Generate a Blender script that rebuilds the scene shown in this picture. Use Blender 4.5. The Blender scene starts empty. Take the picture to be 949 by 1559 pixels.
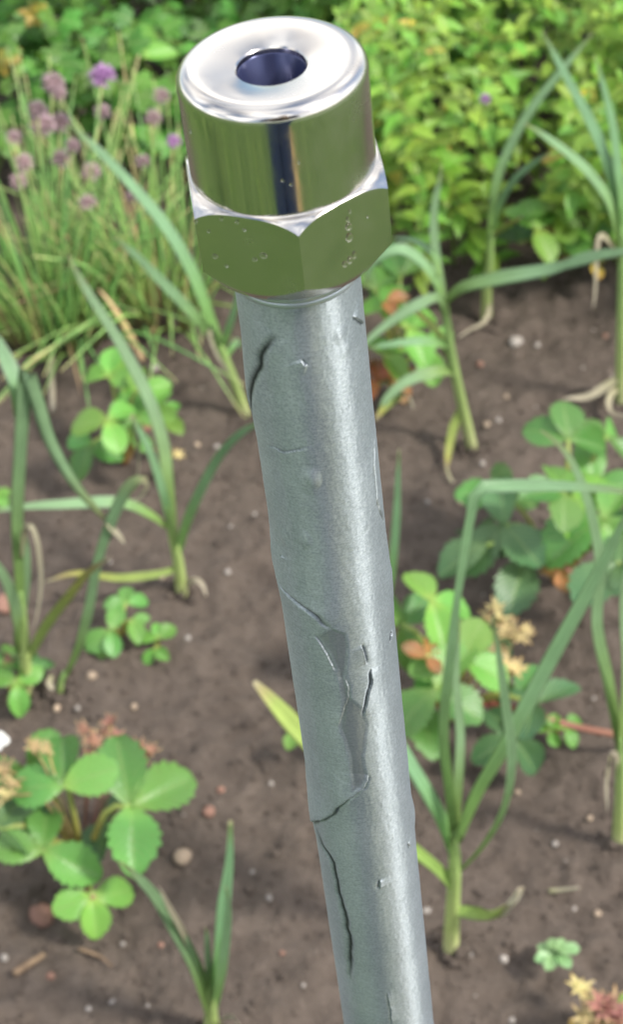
import bpy, bmesh, math, random
import numpy as np
from mathutils import Vector, Matrix
from mathutils.bvhtree import BVHTree

SC = bpy.context.scene
COL = SC.collection
random.seed(7)
RNG = np.random.default_rng(11)
R = math.radians

# ------------------------------------------------------------------ camera
H = 1.2
PITCH = R(43.2)
F_PX, IW, IH = 3250.0, 949.0, 1559.0
cam_d = bpy.data.cameras.new("camera")
cam = bpy.data.objects.new("camera", cam_d)
COL.objects.link(cam)
cam.location = (0, 0, H)
cam.rotation_euler = (math.pi / 2 - PITCH, 0, 0)
cam_d.sensor_fit = 'VERTICAL'
cam_d.sensor_height = 36.0
cam_d.lens = 36.0 * F_PX / IH
cam_d.clip_start = 0.05
cam_d.clip_end = 2000
cam_d.dof.use_dof = True
cam_d.dof.focus_distance = 0.515
cam_d.dof.aperture_fstop = 30.0
SC.camera = cam

# ------------------------------------------------------------------ light
SUN_EL, SUN_ROT = R(50), R(114)
w = bpy.data.worlds.new("World")
SC.world = w
w.use_nodes = True
nt = w.node_tree
nt.nodes.clear()
out = nt.nodes.new("ShaderNodeOutputWorld")
bg = nt.nodes.new("ShaderNodeBackground")
sky = nt.nodes.new("ShaderNodeTexSky")
sky.sky_type = 'NISHITA'
sky.sun_disc = False
sky.sun_elevation = SUN_EL
sky.sun_rotation = SUN_ROT
tc = nt.nodes.new("ShaderNodeTexCoord")
nz = nt.nodes.new("ShaderNodeTexNoise")
nz.inputs["Scale"].default_value = 2.1
nz.inputs["Detail"].default_value = 6
nz.inputs["Roughness"].default_value = 0.55
rp = nt.nodes.new("ShaderNodeValToRGB")
rp.color_ramp.elements[0].position = 0.40
rp.color_ramp.elements[0].color = (0, 0, 0, 1)
rp.color_ramp.elements[1].position = 0.62
rp.color_ramp.elements[1].color = (1, 1, 1, 1)
mx = nt.nodes.new("ShaderNodeMix")
mx.data_type = 'RGBA'
mx.inputs[7].default_value = (11.0, 11.2, 11.6, 1)      # thin bright cloud
nz2 = nt.nodes.new("ShaderNodeTexNoise")
nz2.inputs["Scale"].default_value = 2.4
nz2.inputs["Detail"].default_value = 2
rp2 = nt.nodes.new("ShaderNodeValToRGB")
rp2.color_ramp.elements[0].position = 0.38
rp2.color_ramp.elements[0].color = (5.6, 5.2, 4.9, 1)     # grey undersides
rp2.color_ramp.elements[1].position = 0.60
rp2.color_ramp.elements[1].color = (12.5, 12.5, 12.5, 1)  # bright tops
nt.links.new(tc.outputs["Generated"], nz2.inputs["Vector"])
nt.links.new(nz2.outputs["Fac"], rp2.inputs["Fac"])
nt.links.new(rp2.outputs["Color"], mx.inputs[7])
nt.links.new(tc.outputs["Generated"], nz.inputs["Vector"])
nt.links.new(nz.outputs["Fac"], rp.inputs["Fac"])
nt.links.new(rp.outputs["Color"], mx.inputs[0])
nt.links.new(sky.outputs[0], mx.inputs[6])
nt.links.new(mx.outputs[2], bg.inputs["Color"])
bg.inputs["Strength"].default_value = 0.11
nt.links.new(bg.outputs[0], out.inputs[0])

sun_d = bpy.data.lights.new("sun", 'SUN')
sun_d.energy = 2.6
sun_d.angle = R(8)
sun_d.color = (1.0, 0.95, 0.87)
sun = bpy.data.objects.new("sun", sun_d)
COL.objects.link(sun)
SUN_DIR = Vector((math.cos(SUN_EL) * math.sin(SUN_ROT), math.cos(SUN_EL) * math.cos(SUN_ROT), math.sin(SUN_EL)))
sun.rotation_euler = SUN_DIR.to_track_quat('Z', 'Y').to_euler()

SC.view_settings.view_transform = 'Standard'
SC.view_settings.look = 'None'
SC.view_settings.exposure = 1.06
SC.view_settings.gamma = 1.0
SC.cycles.max_bounces = 8
SC.cycles.use_denoising = True

# ------------------------------------------------------------------ photo rays
CX = Vector((1, 0, 0))
CU = Vector((0, math.sin(PITCH), math.cos(PITCH)))
CF = Vector((0, math.cos(PITCH), -math.sin(PITCH)))
CAM = Vector((0, 0, H))


def ray(px, py):
    return CX * ((px - IW / 2) / F_PX) - CU * ((py - IH / 2) / F_PX) + CF


def G(px, py, h=0.0):                       # where the ray meets the level z = h
    d = ray(px, py)
    return CAM + d * ((h - H) / d.z)


def V(px, py, Y):                           # where the ray meets the upright plane y = Y, kept above the soil
    d = ray(px, py)
    p = CAM + d * (Y / d.y)
    return p if p.z > 0.004 else G(px, py, 0.004)


def proj(p):
    q = Vector(p) - CAM
    z = q.dot(CF)
    return IW / 2 + F_PX * q.x / z, IH / 2 - F_PX * q.dot(CU) / z, z


# ------------------------------------------------------------------ node helpers
def new_mat(name):
    m = bpy.data.materials.new(name)
    m.use_nodes = True
    t = m.node_tree
    b = t.nodes["Principled BSDF"]
    return m, t, b, t.nodes["Material Output"]


def N(t, typ, **kw):
    n = t.nodes.new(typ)
    for k, v in kw.items():
        if k.startswith("i_"):
            n.inputs[k[2:].replace("_", " ")].default_value = v
        else:
            setattr(n, k, v)
    return n


def ramp(t, fac, stops):
    r = t.nodes.new("ShaderNodeValToRGB")
    e = r.color_ramp.elements
    while len(e) < len(stops):
        e.new(0.5)
    for k, (p, c) in enumerate(stops):
        e[k].position = p
        e[k].color = (c[0], c[1], c[2], 1)
    t.links.new(fac, r.inputs["Fac"])
    return r.outputs["Color"]


def mixc(t, fac, a, b, mode='MIX'):
    m = N(t, "ShaderNodeMix", data_type='RGBA', blend_type=mode)
    for s, v in ((0, fac), (6, a), (7, b)):
        if hasattr(v, "is_output"):
            t.links.new(v, m.inputs[s])
        elif s == 0:
            m.inputs[0].default_value = v
        else:
            m.inputs[s].default_value = (v[0], v[1], v[2], 1)
    return m.outputs[2]


def math_n(t, op, a, b=None):
    m = N(t, "ShaderNodeMath", operation=op)
    for k, v in enumerate((a, b)):
        if v is None:
            continue
        if hasattr(v, "is_output"):
            t.links.new(v, m.inputs[k])
        else:
            m.inputs[k].default_value = v
    return m.outputs[0]


def bump(t, b, height, strength, dist):
    n = N(t, "ShaderNodeBump")
    n.inputs["Strength"].default_value = strength
    n.inputs["Distance"].default_value = dist
    t.links.new(height, n.inputs["Height"])
    t.links.new(n.outputs[0], b.inputs["Normal"])
    return n.outputs[0]


def leaf_mat(name, stops, rough=0.45, trans=0.28, veins='pinnate', hue=0.03, val=0.35, spot=None, spot_amt=0.5):
    """stops: colours along the leaf from stalk to tip"""
    m, t, b, o = new_mat(name)
    uv = N(t, "ShaderNodeUVMap", uv_map="UV")
    sp = N(t, "ShaderNodeSeparateXYZ")
    t.links.new(uv.outputs[0], sp.inputs[0])
    col = ramp(t, sp.outputs[1], stops)
    oi = N(t, "ShaderNodeObjectInfo")
    tcn = N(t, "ShaderNodeTexCoord")
    nn = N(t, "ShaderNodeTexNoise")
    nn.inputs["Scale"].default_value = 60
    nn.inputs["Detail"].default_value = 4
    t.links.new(tcn.outputs["Object"], nn.inputs["Vector"])
    at = N(t, "ShaderNodeAttribute", attribute_name="tone")
    rnd = math_n(t, 'ADD', oi.outputs["Random"], at.outputs["Fac"])
    rnd = math_n(t, 'FRACT', rnd)
    hs = N(t, "ShaderNodeHueSaturation")
    hv = math_n(t, 'MULTIPLY_ADD', rnd, hue * 2)
    hv.node.inputs[2].default_value = 0.5 - hue
    vv = math_n(t, 'MULTIPLY_ADD', math_n(t, 'FRACT', math_n(t, 'MULTIPLY', rnd, 7.31)), val * 2)
    vv.node.inputs[2].default_value = 1 - val
    vv = math_n(t, 'ADD', vv, math_n(t, 'MULTIPLY', math_n(t, 'SUBTRACT', nn.outputs["Fac"], 0.5), 0.5))
    t.links.new(hv, hs.inputs["Hue"])
    t.links.new(vv, hs.inputs["Value"])
    t.links.new(col, hs.inputs["Color"])
    c = hs.outputs[0]
    u = math_n(t, 'ABSOLUTE', math_n(t, 'SUBTRACT', sp.outputs[0], 0.5))
    if veins == 'pinnate':
        k = math_n(t, 'SUBTRACT', math_n(t, 'MULTIPLY', sp.outputs[1], 9.0), math_n(t, 'MULTIPLY', u, 7.0))
        vw = math_n(t, 'ABSOLUTE', math_n(t, 'SUBTRACT', math_n(t, 'FRACT', k), 0.5))
        vein = math_n(t, 'MAXIMUM', math_n(t, 'LESS_THAN', vw, 0.07), math_n(t, 'LESS_THAN', u, 0.02))
        hgt = math_n(t, 'MULTIPLY', vw, 1.0)
        c = mixc(t, math_n(t, 'MULTIPLY', vein, 0.5), c, (0.22, 0.33, 0.10))
        bump(t, b, hgt, 0.4, 0.0012)
    elif veins == 'long':
        k = math_n(t, 'ABSOLUTE', math_n(t, 'SUBTRACT', math_n(t, 'FRACT', math_n(t, 'MULTIPLY', sp.outputs[0], 11.0)), 0.5))
        c = mixc(t, math_n(t, 'MULTIPLY', k, 0.6), c, (0.20, 0.34, 0.16))
        bump(t, b, k, 0.7, 0.0008)
    if spot is not None:
        sn = N(t, "ShaderNodeTexNoise")
        sn.inputs["Scale"].default_value = 25
        sn.inputs["Detail"].default_value = 3
        t.links.new(tcn.outputs["Object"], sn.inputs["Vector"])
        f = ramp(t, sn.outputs["Fac"], [(0.55, (0, 0, 0)), (0.70, (spot_amt,) * 3)])
        c = mixc(t, f, c, spot)
    t.links.new(c, b.inputs["Base Color"])
    b.inputs["Roughness"].default_value = rough
    tr = N(t, "ShaderNodeBsdfTranslucent")
    tcx = mixc(t, 0.35, c, (0.34, 0.46, 0.08), 'MIX')
    t.links.new(tcx, tr.inputs["Color"])
    ms = N(t, "ShaderNodeMixShader")
    ms.inputs[0].default_value = trans
    t.links.new(b.outputs[0], ms.inputs[1])
    t.links.new(tr.outputs[0], ms.inputs[2])
    t.links.new(ms.outputs[0], o.inputs[0])
    return m


def rough_mat(name, ca, cb, scale=40, rough=0.8, bstr=0.5, bdist=0.002, per_obj=0.0):
    m, t, b, o = new_mat(name)
    tcn = N(t, "ShaderNodeTexCoord")
    nn = N(t, "ShaderNodeTexNoise")
    nn.inputs["Scale"].default_value = scale
    nn.inputs["Detail"].default_value = 5
    t.links.new(tcn.outputs["Object"], nn.inputs["Vector"])
    c = ramp(t, nn.outputs["Fac"], [(0.35, ca), (0.65, cb)])
    if per_obj:
        oi = N(t, "ShaderNodeObjectInfo")
        hs = N(t, "ShaderNodeHueSaturation")
        vv = math_n(t, 'MULTIPLY_ADD', oi.outputs["Random"], per_obj * 2)
        vv.node.inputs[2].default_value = 1 - per_obj
        t.links.new(vv, hs.inputs["Value"])
        t.links.new(c, hs.inputs["Color"])
        c = hs.outputs[0]
    t.links.new(c, b.inputs["Base Color"])
    b.inputs["Roughness"].default_value = rough
    bump(t, b, nn.outputs["Fac"], bstr, bdist)
    return m


# ------------------------------------------------------------------ materials
GP = (0.34, 0.42, 0.14)
TEAL = (0.26, 0.44, 0.235)
M_garlic = leaf_mat("garlic_leaf", [(0.0, (0.26, 0.42, 0.11)), (0.15, (0.24, 0.42, 0.12)), (0.45, TEAL),
                                    (0.86, (0.25, 0.42, 0.23)), (0.97, (0.26, 0.33, 0.14)), (1.0, (0.46, 0.40, 0.24))],
                    rough=0.36, trans=0.34, veins='long', hue=0.02, val=0.18)
M_garlic_y = leaf_mat("garlic_leaf_yellowing", [(0.0, (0.30, 0.40, 0.10)), (0.4, (0.34, 0.42, 0.09)), (0.75, (0.45, 0.42, 0.10)),
                                                (0.88, (0.46, 0.35, 0.16)), (1.0, (0.55, 0.47, 0.34))],
                      rough=0.5, trans=0.25, veins='long', hue=0.01, val=0.12)
M_garlic_l = leaf_mat("garlic_leaf_lime", [(0.0, (0.30, 0.44, 0.10)), (0.6, (0.38, 0.50, 0.11)), (0.9, (0.44, 0.52, 0.14)), (0.96, (0.55, 0.46, 0.22)), (1.0, (0.55, 0.44, 0.30))],
                      rough=0.45, trans=0.25, veins='long', hue=0.01, val=0.1)
M_dry_w = leaf_mat("bleached_leaf", [(0.0, (0.60, 0.54, 0.34)), (0.5, (0.68, 0.62, 0.50)), (1.0, (0.62, 0.52, 0.38))], rough=0.7, trans=0.2, veins='long', hue=0.01, val=0.1)
M_dry = leaf_mat("dried_leaf", [(0.0, (0.40, 0.36, 0.20)), (0.4, (0.44, 0.37, 0.27)), (1.0, (0.50, 0.42, 0.33))],
                 rough=0.7, trans=0.2, veins='long', hue=0.01, val=0.15)
M_stem = leaf_mat("garlic_stem", [(0.0, (0.52, 0.50, 0.26)), (0.25, (0.36, 0.44, 0.14)), (1.0, (0.22, 0.37, 0.10))],
                  rough=0.4, trans=0.1, veins='long', hue=0.01, val=0.1)
M_straw = leaf_mat("strawberry_leaflet", [(0.0, (0.16, 0.30, 0.06)), (0.3, (0.095, 0.26, 0.048)), (1.0, (0.09, 0.245, 0.052))],
                   rough=0.38, trans=0.25, hue=0.02, val=0.30, spot=(0.16, 0.13, 0.04), spot_amt=0.35)
M_straw_lime = leaf_mat("strawberry_leaflet_lime", [(0.0, (0.26, 0.40, 0.07)), (0.3, (0.14, 0.34, 0.05)), (1.0, (0.15, 0.34, 0.06))],
                        rough=0.40, trans=0.3, hue=0.02, val=0.28, spot=(0.26, 0.26, 0.05), spot_amt=0.4)
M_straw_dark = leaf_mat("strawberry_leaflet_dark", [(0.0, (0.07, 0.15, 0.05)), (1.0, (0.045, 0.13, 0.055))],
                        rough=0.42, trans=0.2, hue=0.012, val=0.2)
M_straw_red = leaf_mat("strawberry_leaflet_red", [(0.0, (0.34, 0.13, 0.04)), (0.5, (0.34, 0.10, 0.035)), (1.0, (0.17, 0.075, 0.035))],
                       rough=0.5, trans=0.25, hue=0.02, val=0.3)
M_petiole = leaf_mat("petiole", [(0.0, (0.34, 0.16, 0.06)), (0.35, (0.36, 0.30, 0.08)), (1.0, (0.24, 0.34, 0.08))],
                     rough=0.5, trans=0.08, veins=None, hue=0.01, val=0.1)
M_runner = leaf_mat("red_runner", [(0.0, (0.34, 0.09, 0.06)), (0.5, (0.27, 0.12, 0.08)), (1.0, (0.24, 0.13, 0.07))],
                    rough=0.45, trans=0.08, veins=None, hue=0.01, val=0.1)
M_bush = leaf_mat("bush_leaf", [(0.0, (0.26, 0.40, 0.06)), (0.4, (0.185, 0.36, 0.036)), (1.0, (0.20, 0.36, 0.04))],
                  rough=0.42, trans=0.3, hue=0.03, val=0.3)
M_bush_y = leaf_mat("bush_leaf_yellow", [(0.0, (0.42, 0.40, 0.06)), (0.5, (0.50, 0.40, 0.05)), (1.0, (0.42, 0.26, 0.06))],
                    rough=0.45, trans=0.3, hue=0.015, val=0.2, spot=(0.25, 0.12, 0.05))
M_parsley = leaf_mat("parsley_leaf", [(0.0, (0.08, 0.21, 0.025)), (1.0, (0.06, 0.20, 0.02))],
                     rough=0.45, trans=0.28, hue=0.02, val=0.4)
M_chive = leaf_mat("chive_leaf", [(0.0, (0.36, 0.38, 0.14)), (0.25, (0.25, 0.43, 0.11)), (0.8, (0.25, 0.45, 0.14)), (1.0, (0.54, 0.50, 0.22))],
                   rough=0.42, trans=0.12, veins=None, hue=0.03, val=0.25)
M_chive_y = leaf_mat("chive_leaf_straw", [(0.0, (0.36, 0.28, 0.14)), (0.5, (0.44, 0.38, 0.16)), (1.0, (0.48, 0.36, 0.20))],
                     rough=0.55, trans=0.12, veins=None, hue=0.03, val=0.25)
M_flower = leaf_mat("chive_flower", [(0.0, (0.40, 0.28, 0.36)), (0.4, (0.50, 0.25, 0.56)), (1.0, (0.58, 0.34, 0.64))],
                    rough=0.6, trans=0.3, veins=None, hue=0.015, val=0.15)
M_flower_old = leaf_mat("chive_flower_faded", [(0.0, (0.30, 0.21, 0.17)), (0.5, (0.42, 0.29, 0.31)), (1.0, (0.48, 0.35, 0.38))],
                        rough=0.7, trans=0.25, veins=None, hue=0.02, val=0.3)
M_calyx_red = leaf_mat("dried_calyx_red", [(0.0, (0.30, 0.12, 0.09)), (0.6, (0.30, 0.14, 0.10)), (1.0, (0.36, 0.27, 0.12))],
                       rough=0.6, trans=0.15, veins=None, hue=0.02, val=0.25)
M_calyx_tan = leaf_mat("dried_calyx_tan", [(0.0, (0.44, 0.38, 0.14)), (0.6, (0.46, 0.36, 0.17)), (1.0, (0.40, 0.26, 0.10))],
                       rough=0.65, trans=0.15, veins=None, hue=0.02, val=0.25)
M_petal = leaf_mat("white_petal", [(0.0, (0.75, 0.75, 0.66)), (1.0, (0.8, 0.8, 0.78))], rough=0.5, trans=0.3, veins=None, hue=0.0, val=0.03)
M_rosette = leaf_mat("rosette_leaf", [(0.0, (0.16, 0.30, 0.10)), (1.0, (0.19, 0.33, 0.14))], rough=0.4, trans=0.15, veins=None, hue=0.01, val=0.12)
M_wood = rough_mat("woody_stem", (0.10, 0.065, 0.04), (0.22, 0.15, 0.09), 90, 0.85)
M_green_stem = rough_mat("green_stem", (0.12, 0.19, 0.04), (0.18, 0.25, 0.06), 60, 0.6)
M_pebble = rough_mat("pebble_tan", (0.30, 0.22, 0.15), (0.42, 0.33, 0.24), 120, 0.75, 0.4, 0.001, 0.25)
M_pebble_w = rough_mat("pebble_pale", (0.22, 0.195, 0.17), (0.36, 0.325, 0.29), 150, 0.6, 0.4, 0.001, 0.25)
M_pebble_r = rough_mat("pebble_red", (0.20, 0.10, 0.075), (0.30, 0.17, 0.12), 90, 0.8, 0.4, 0.001, 0.2)


def soil_mat():
    m, t, b, o = new_mat("soil")
    tcn = N(t, "ShaderNodeTexCoord")
    def noise(scale, detail=5, rough=0.6):
        n = N(t, "ShaderNodeTexNoise")
        n.inputs["Scale"].default_value = scale
        n.inputs["Detail"].default_value = detail
        n.inputs["Roughness"].default_value = rough
        t.links.new(tcn.outputs["Object"], n.inputs["Vector"])
        return n.outputs["Fac"]
    a, c, d = noise(9), noise(55, 6, 0.65), noise(330, 4, 0.7)
    col = ramp(t, c, [(0.30, (0.074, 0.056, 0.042)), (0.50, (0.110, 0.084, 0.064)), (0.72, (0.152, 0.119, 0.094))])
    col = mixc(t, math_n(t, 'MULTIPLY', a, 0.55), col, (0.085, 0.063, 0.051))
    f = ramp(t, d, [(0.60, (0, 0, 0)), (0.74, (0.3, 0.3, 0.3))])
    col = mixc(t, f, col, (0.24, 0.185, 0.15))
    f2 = ramp(t, d, [(0.28, (0.35, 0.35, 0.35)), (0.40, (0, 0, 0))])
    col = mixc(t, f2, col, (0.045, 0.033, 0.027))
    t.links.new(col, b.inputs["Base Color"])
    b.inputs["Roughness"].default_value = 0.86
    hh = math_n(t, 'ADD', math_n(t, 'MULTIPLY', c, 1.0), math_n(t, 'MULTIPLY', d, 0.45))
    bump(t, b, hh, 1.0, 0.009)
    return m


M_soil = soil_mat()
M_lawn = rough_mat("lawn", (0.02, 0.055, 0.012), (0.12, 0.18, 0.045), 8.0, 0.8, 0.6, 0.01)
M_grass = leaf_mat("grass_blade", [(0.0, (0.09, 0.18, 0.03)), (1.0, (0.19, 0.36, 0.055))], rough=0.5, trans=0.3, veins=None, hue=0.03, val=0.3)


def chrome_mat():
    m, t, b, o = new_mat("polished_steel")
    b.inputs["Metallic"].default_value = 1
    tcn = N(t, "ShaderNodeTexCoord")
    n = N(t, "ShaderNodeTexNoise")
    n.inputs["Scale"].default_value = 160
    n.inputs["Detail"].default_value = 6
    n.inputs["Roughness"].default_value = 0.65
    t.links.new(tcn.outputs["Object"], n.inputs["Vector"])
    n3 = N(t, "ShaderNodeTexNoise")
    n3.inputs["Scale"].default_value = 55
    n3.inputs["Detail"].default_value = 3
    t.links.new(tcn.outputs["Object"], n3.inputs["Vector"])
    rr_ = mixc(t, ramp(t, n3.outputs["Fac"], [(.45, (0, 0, 0)), (.65, (.7,) * 3)]), ramp(t, n.outputs["Fac"], [(0.35, (0.07,) * 3), (0.7, (0.20,) * 3)]), (.34, .34, .34))
    t.links.new(rr_, b.inputs["Roughness"])
    b.inputs["Base Color"].default_value = (0.55, 0.525, 0.49, 1)
    n2 = N(t, "ShaderNodeTexNoise")
    n2.inputs["Scale"].default_value = 90
    t.links.new(tcn.outputs["Object"], n2.inputs["Vector"])
    bump(t, b, n2.outputs["Fac"], 0.12, 0.0004)
    return m


def zinc_mat():
    m, t, b, o = new_mat("galvanised_zinc")
    tcn = N(t, "ShaderNodeTexCoord")
    mp = N(t, "ShaderNodeMapping")
    mp.inputs["Scale"].default_value = (.38, .38, 2.4)
    t.links.new(tcn.outputs["Object"], mp.inputs["Vector"])
    def noise(scale, detail, rough, src):
        n = N(t, "ShaderNodeTexNoise")
        n.inputs["Scale"].default_value = scale
        n.inputs["Detail"].default_value = detail
        n.inputs["Roughness"].default_value = rough
        t.links.new(src, n.inputs["Vector"])
        return n.outputs["Fac"]
    a = noise(45, 4, 0.6, tcn.outputs["Object"])
    f = noise(900, 4, 0.7, mp.outputs[0])
    g = noise(2600, 2, 0.6, mp.outputs[0])
    col = ramp(t, a, [(0.3, (0.33, 0.37, 0.415)), (0.55, (0.40, 0.445, 0.50)), (0.8, (0.46, 0.505, 0.56))])
    col = mixc(t, ramp(t, f, [(.42, (0, 0, 0)), (.66, (.45,) * 3)]), col, (0.22, 0.25, 0.28))
    g2 = noise(1700, 2, 0.6, tcn.outputs["Object"])
    col = mixc(t, ramp(t, g2, [(.50, (0, 0, 0)), (.66, (.26,) * 3)]), col, (0.62, 0.66, 0.70))
    col = mixc(t, ramp(t, g2, [(.34, (.28,) * 3), (.50, (0, 0, 0))]), col, (0.16, 0.18, 0.20))
    ab = N(t, "ShaderNodeAttribute", attribute_name="dark_refl")
    col = mixc(t, ab.outputs["Fac"], col, (0.17, 0.18, 0.19))  # displaced reflection of the dark stripe, painted into the colour
    at = N(t, "ShaderNodeAttribute", attribute_name="crack_shade")
    col = mixc(t, at.outputs["Fac"], col, (0.035, 0.04, 0.045))  # darkness inside the cracks is shade put into the colour
    t.links.new(col, b.inputs["Base Color"])
    b.inputs["Metallic"].default_value = 0.74
    t.links.new(ramp(t, f, [(0.3, (0.30,) * 3), (0.7, (0.40,) * 3)]), b.inputs["Roughness"])
    b.inputs["Anisotropic"].default_value = 0.97
    b.inputs["Anisotropic Rotation"].default_value = 0.25
    tg = N(t, "ShaderNodeTangent", direction_type='RADIAL', axis='Z')
    t.links.new(tg.outputs[0], b.inputs["Tangent"])
    hh = math_n(t, 'ADD', f, math_n(t, 'MULTIPLY', g, 0.6))
    bump(t, b, hh, 0.16, 0.0006)
    return m


M_chrome = chrome_mat()
M_zinc = zinc_mat()
M_ring, _t, _b, _o = new_mat("satin_ring")
_b.inputs["Base Color"].default_value = (0.42, 0.46, 0.52, 1)
_b.inputs["Roughness"].default_value = 0.38
_b.inputs["Metallic"].default_value = 0.7
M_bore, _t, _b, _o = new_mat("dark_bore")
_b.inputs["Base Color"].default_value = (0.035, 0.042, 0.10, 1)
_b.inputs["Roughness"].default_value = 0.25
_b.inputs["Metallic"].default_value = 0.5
M_water, _t, _b, _o = new_mat("water_drop")
_b.inputs["Base Color"].default_value = (1, 1, 1, 1)
_b.inputs["Roughness"].default_value = 0.02
_b.inputs["IOR"].default_value = 1.33
_b.inputs["Transmission Weight"].default_value = 1.0


# ------------------------------------------------------------------ object helpers
def tag(o, label=None, cat=None, group=None, kind=None):
    if label: o["label"] = label
    if cat: o["category"] = cat
    if group: o["group"] = group
    if kind: o["kind"] = kind
    return o


def empty(name, loc, label, cat, group=None):
    o = bpy.data.objects.new(name, None)
    o.empty_display_size = 0.02
    o.location = loc
    COL.objects.link(o)
    bpy.context.view_layer.update() if False else None
    return tag(o, label, cat, group)


def add(name, mesh, parent=None, mat=None, mtx=None):
    """link mesh as an object; coordinates are in world space unless mtx is given (then also world)"""
    o = bpy.data.objects.new(name, mesh)
    COL.objects.link(o)
    if mat is not None and not mesh.materials:
        mesh.materials.append(mat)
    W = mtx if mtx is not None else Matrix.Identity(4)
    if parent is not None:
        o.parent = parent
        root = parent
        off = Matrix.Identity(4)
        while root is not None:
            off = root_basis(root) @ off
            root = root.parent
        W = off.inverted() @ W
    o.matrix_basis = W
    return o


def root_basis(o):
    return o.matrix_basis.copy()


def mesh_from(verts, faces, uvs=None, smooth=True, mat=None, name="mesh", attrs=None):
    me = bpy.data.meshes.new(name)
    me.from_pydata([tuple(v) for v in verts], [], [tuple(f) for f in faces])
    if smooth:
        me.polygons.foreach_set("use_smooth", np.ones(len(me.polygons), dtype=bool))
    if uvs is not None:
        lay = me.uv_layers.new(name="UV")
        li = np.empty(len(me.loops), dtype=np.int32)
        me.loops.foreach_get("vertex_index", li)
        lay.data.foreach_set("uv", np.asarray(uvs, dtype=np.float32)[li].ravel())
    if attrs:
        for k, arr in attrs.items():
            a = me.attributes.new(k, 'FLOAT', 'POINT')
            a.data.foreach_set("value", np.asarray(arr, dtype=np.float32))
    if mat is not None:
        me.materials.append(mat)
    me.update()
    return me


def place(pos, along, normal, scale):
    y = Vector(along).normalized()
    z = Vector(normal)
    z = (z - y * z.dot(y))
    if z.length < 1e-5:
        z = y.orthogonal()
    z.normalize()
    x = y.cross(z)
    m = Matrix((x, y, z)).transposed().to_4x4()
    m = Matrix.Translation(pos) @ m @ Matrix.Diagonal((scale, scale, scale, 1)) if not isinstance(scale, tuple) else \
        Matrix.Translation(pos) @ m @ Matrix.Diagonal((scale[0], scale[1], scale[2], 1))
    return m


def catmull(pts, n):
    P = [Vector(p) for p in pts]
    if len(P) == 2:
        return [P[0].lerp(P[1], k / (n - 1)) for k in range(n)]
    P = [P[0] * 2 - P[1]] + P + [P[-1] * 2 - P[-2]]
    L = [0.0]
    for a, b in zip(P[1:-2], P[2:-1]):
        L.append(L[-1] + max((b - a).length, 1e-6))
    res = []
    for k in range(n):
        s = L[-1] * k / (n - 1)
        i = 0
        while i < len(L) - 2 and s > L[i + 1]:
            i += 1
        t = (s - L[i]) / (L[i + 1] - L[i])
        p0, p1, p2, p3 = P[i], P[i + 1], P[i + 2], P[i + 3]
        res.append(0.5 * ((2 * p1) + (p2 - p0) * t + (2 * p0 - 5 * p1 + 4 * p2 - p3) * t * t + (3 * p1 - p0 - 3 * p2 + p3) * t ** 3))
    return res


def lerp_list(stops, t):
    if t <= stops[0][0]: return stops[0][1]
    for (a, x), (b, y) in zip(stops, stops[1:]):
        if t <= b:
            return x + (y - x) * (t - a) / (b - a)
    return stops[-1][1]


def strap(pts, width, hint=(0.4, -0.6, 0.7), fold=0.35, thick=0.0006, twist=0.0, n=30, prof=None, wav=0.0):
    """a long channelled leaf; width = greatest half width in metres"""
    prof = prof or [(0, .55), (.1, .8), (.3, 1), (.6, .85), (.85, .5), (.96, .22), (1, .06)]
    S = catmull(pts, n)
    vs, fs, uv = [], [], []
    hint = Vector(hint)
    ph = random.random() * 6
    prevL = None
    for i, p in enumerate(S):
        t = i / (n - 1)
        T = (S[min(i + 1, n - 1)] - S[max(i - 1, 0)]).normalized()
        Nn = hint - T * hint.dot(T)
        if Nn.length < 0.15 and prevL is not None:
            Nn = prevL.cross(T)
        Nn.normalize()
        L = T.cross(Nn)
        if prevL is not None and L.dot(prevL) < 0:
            L, Nn = -L, -Nn
        prevL = L.copy()
        a = twist * t + wav * math.sin(t * 9 + ph)
        Lr = L * math.cos(a) + Nn * math.sin(a)
        Nr = Nn * math.cos(a) - L * math.sin(a)
        hw = width * lerp_list(prof, t)
        for s in (-1, -.5, 0, .5, 1):
            vs.append(p + Lr * hw * s * math.cos(fold * .6) + Nr * hw * fold * abs(s))
            uv.append(((s + 1) / 2, t))
        for s in (.5, 0, -.5):
            vs.append(p + Lr * hw * s * math.cos(fold * .6) + Nr * (hw * fold * abs(s) - thick * (1.2 - abs(s))))
            uv.append(((s + 1) / 2, t))
        if i:
            b0, b1 = (i - 1) * 8, i * 8
            for k in range(8):
                fs.append((b0 + k, b0 + (k + 1) % 8, b1 + (k + 1) % 8, b1 + k))
    fs.append(tuple(range(7, -1, -1)))
    fs.append(tuple(range((n - 1) * 8, n * 8)))
    return vs, fs, uv


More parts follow.
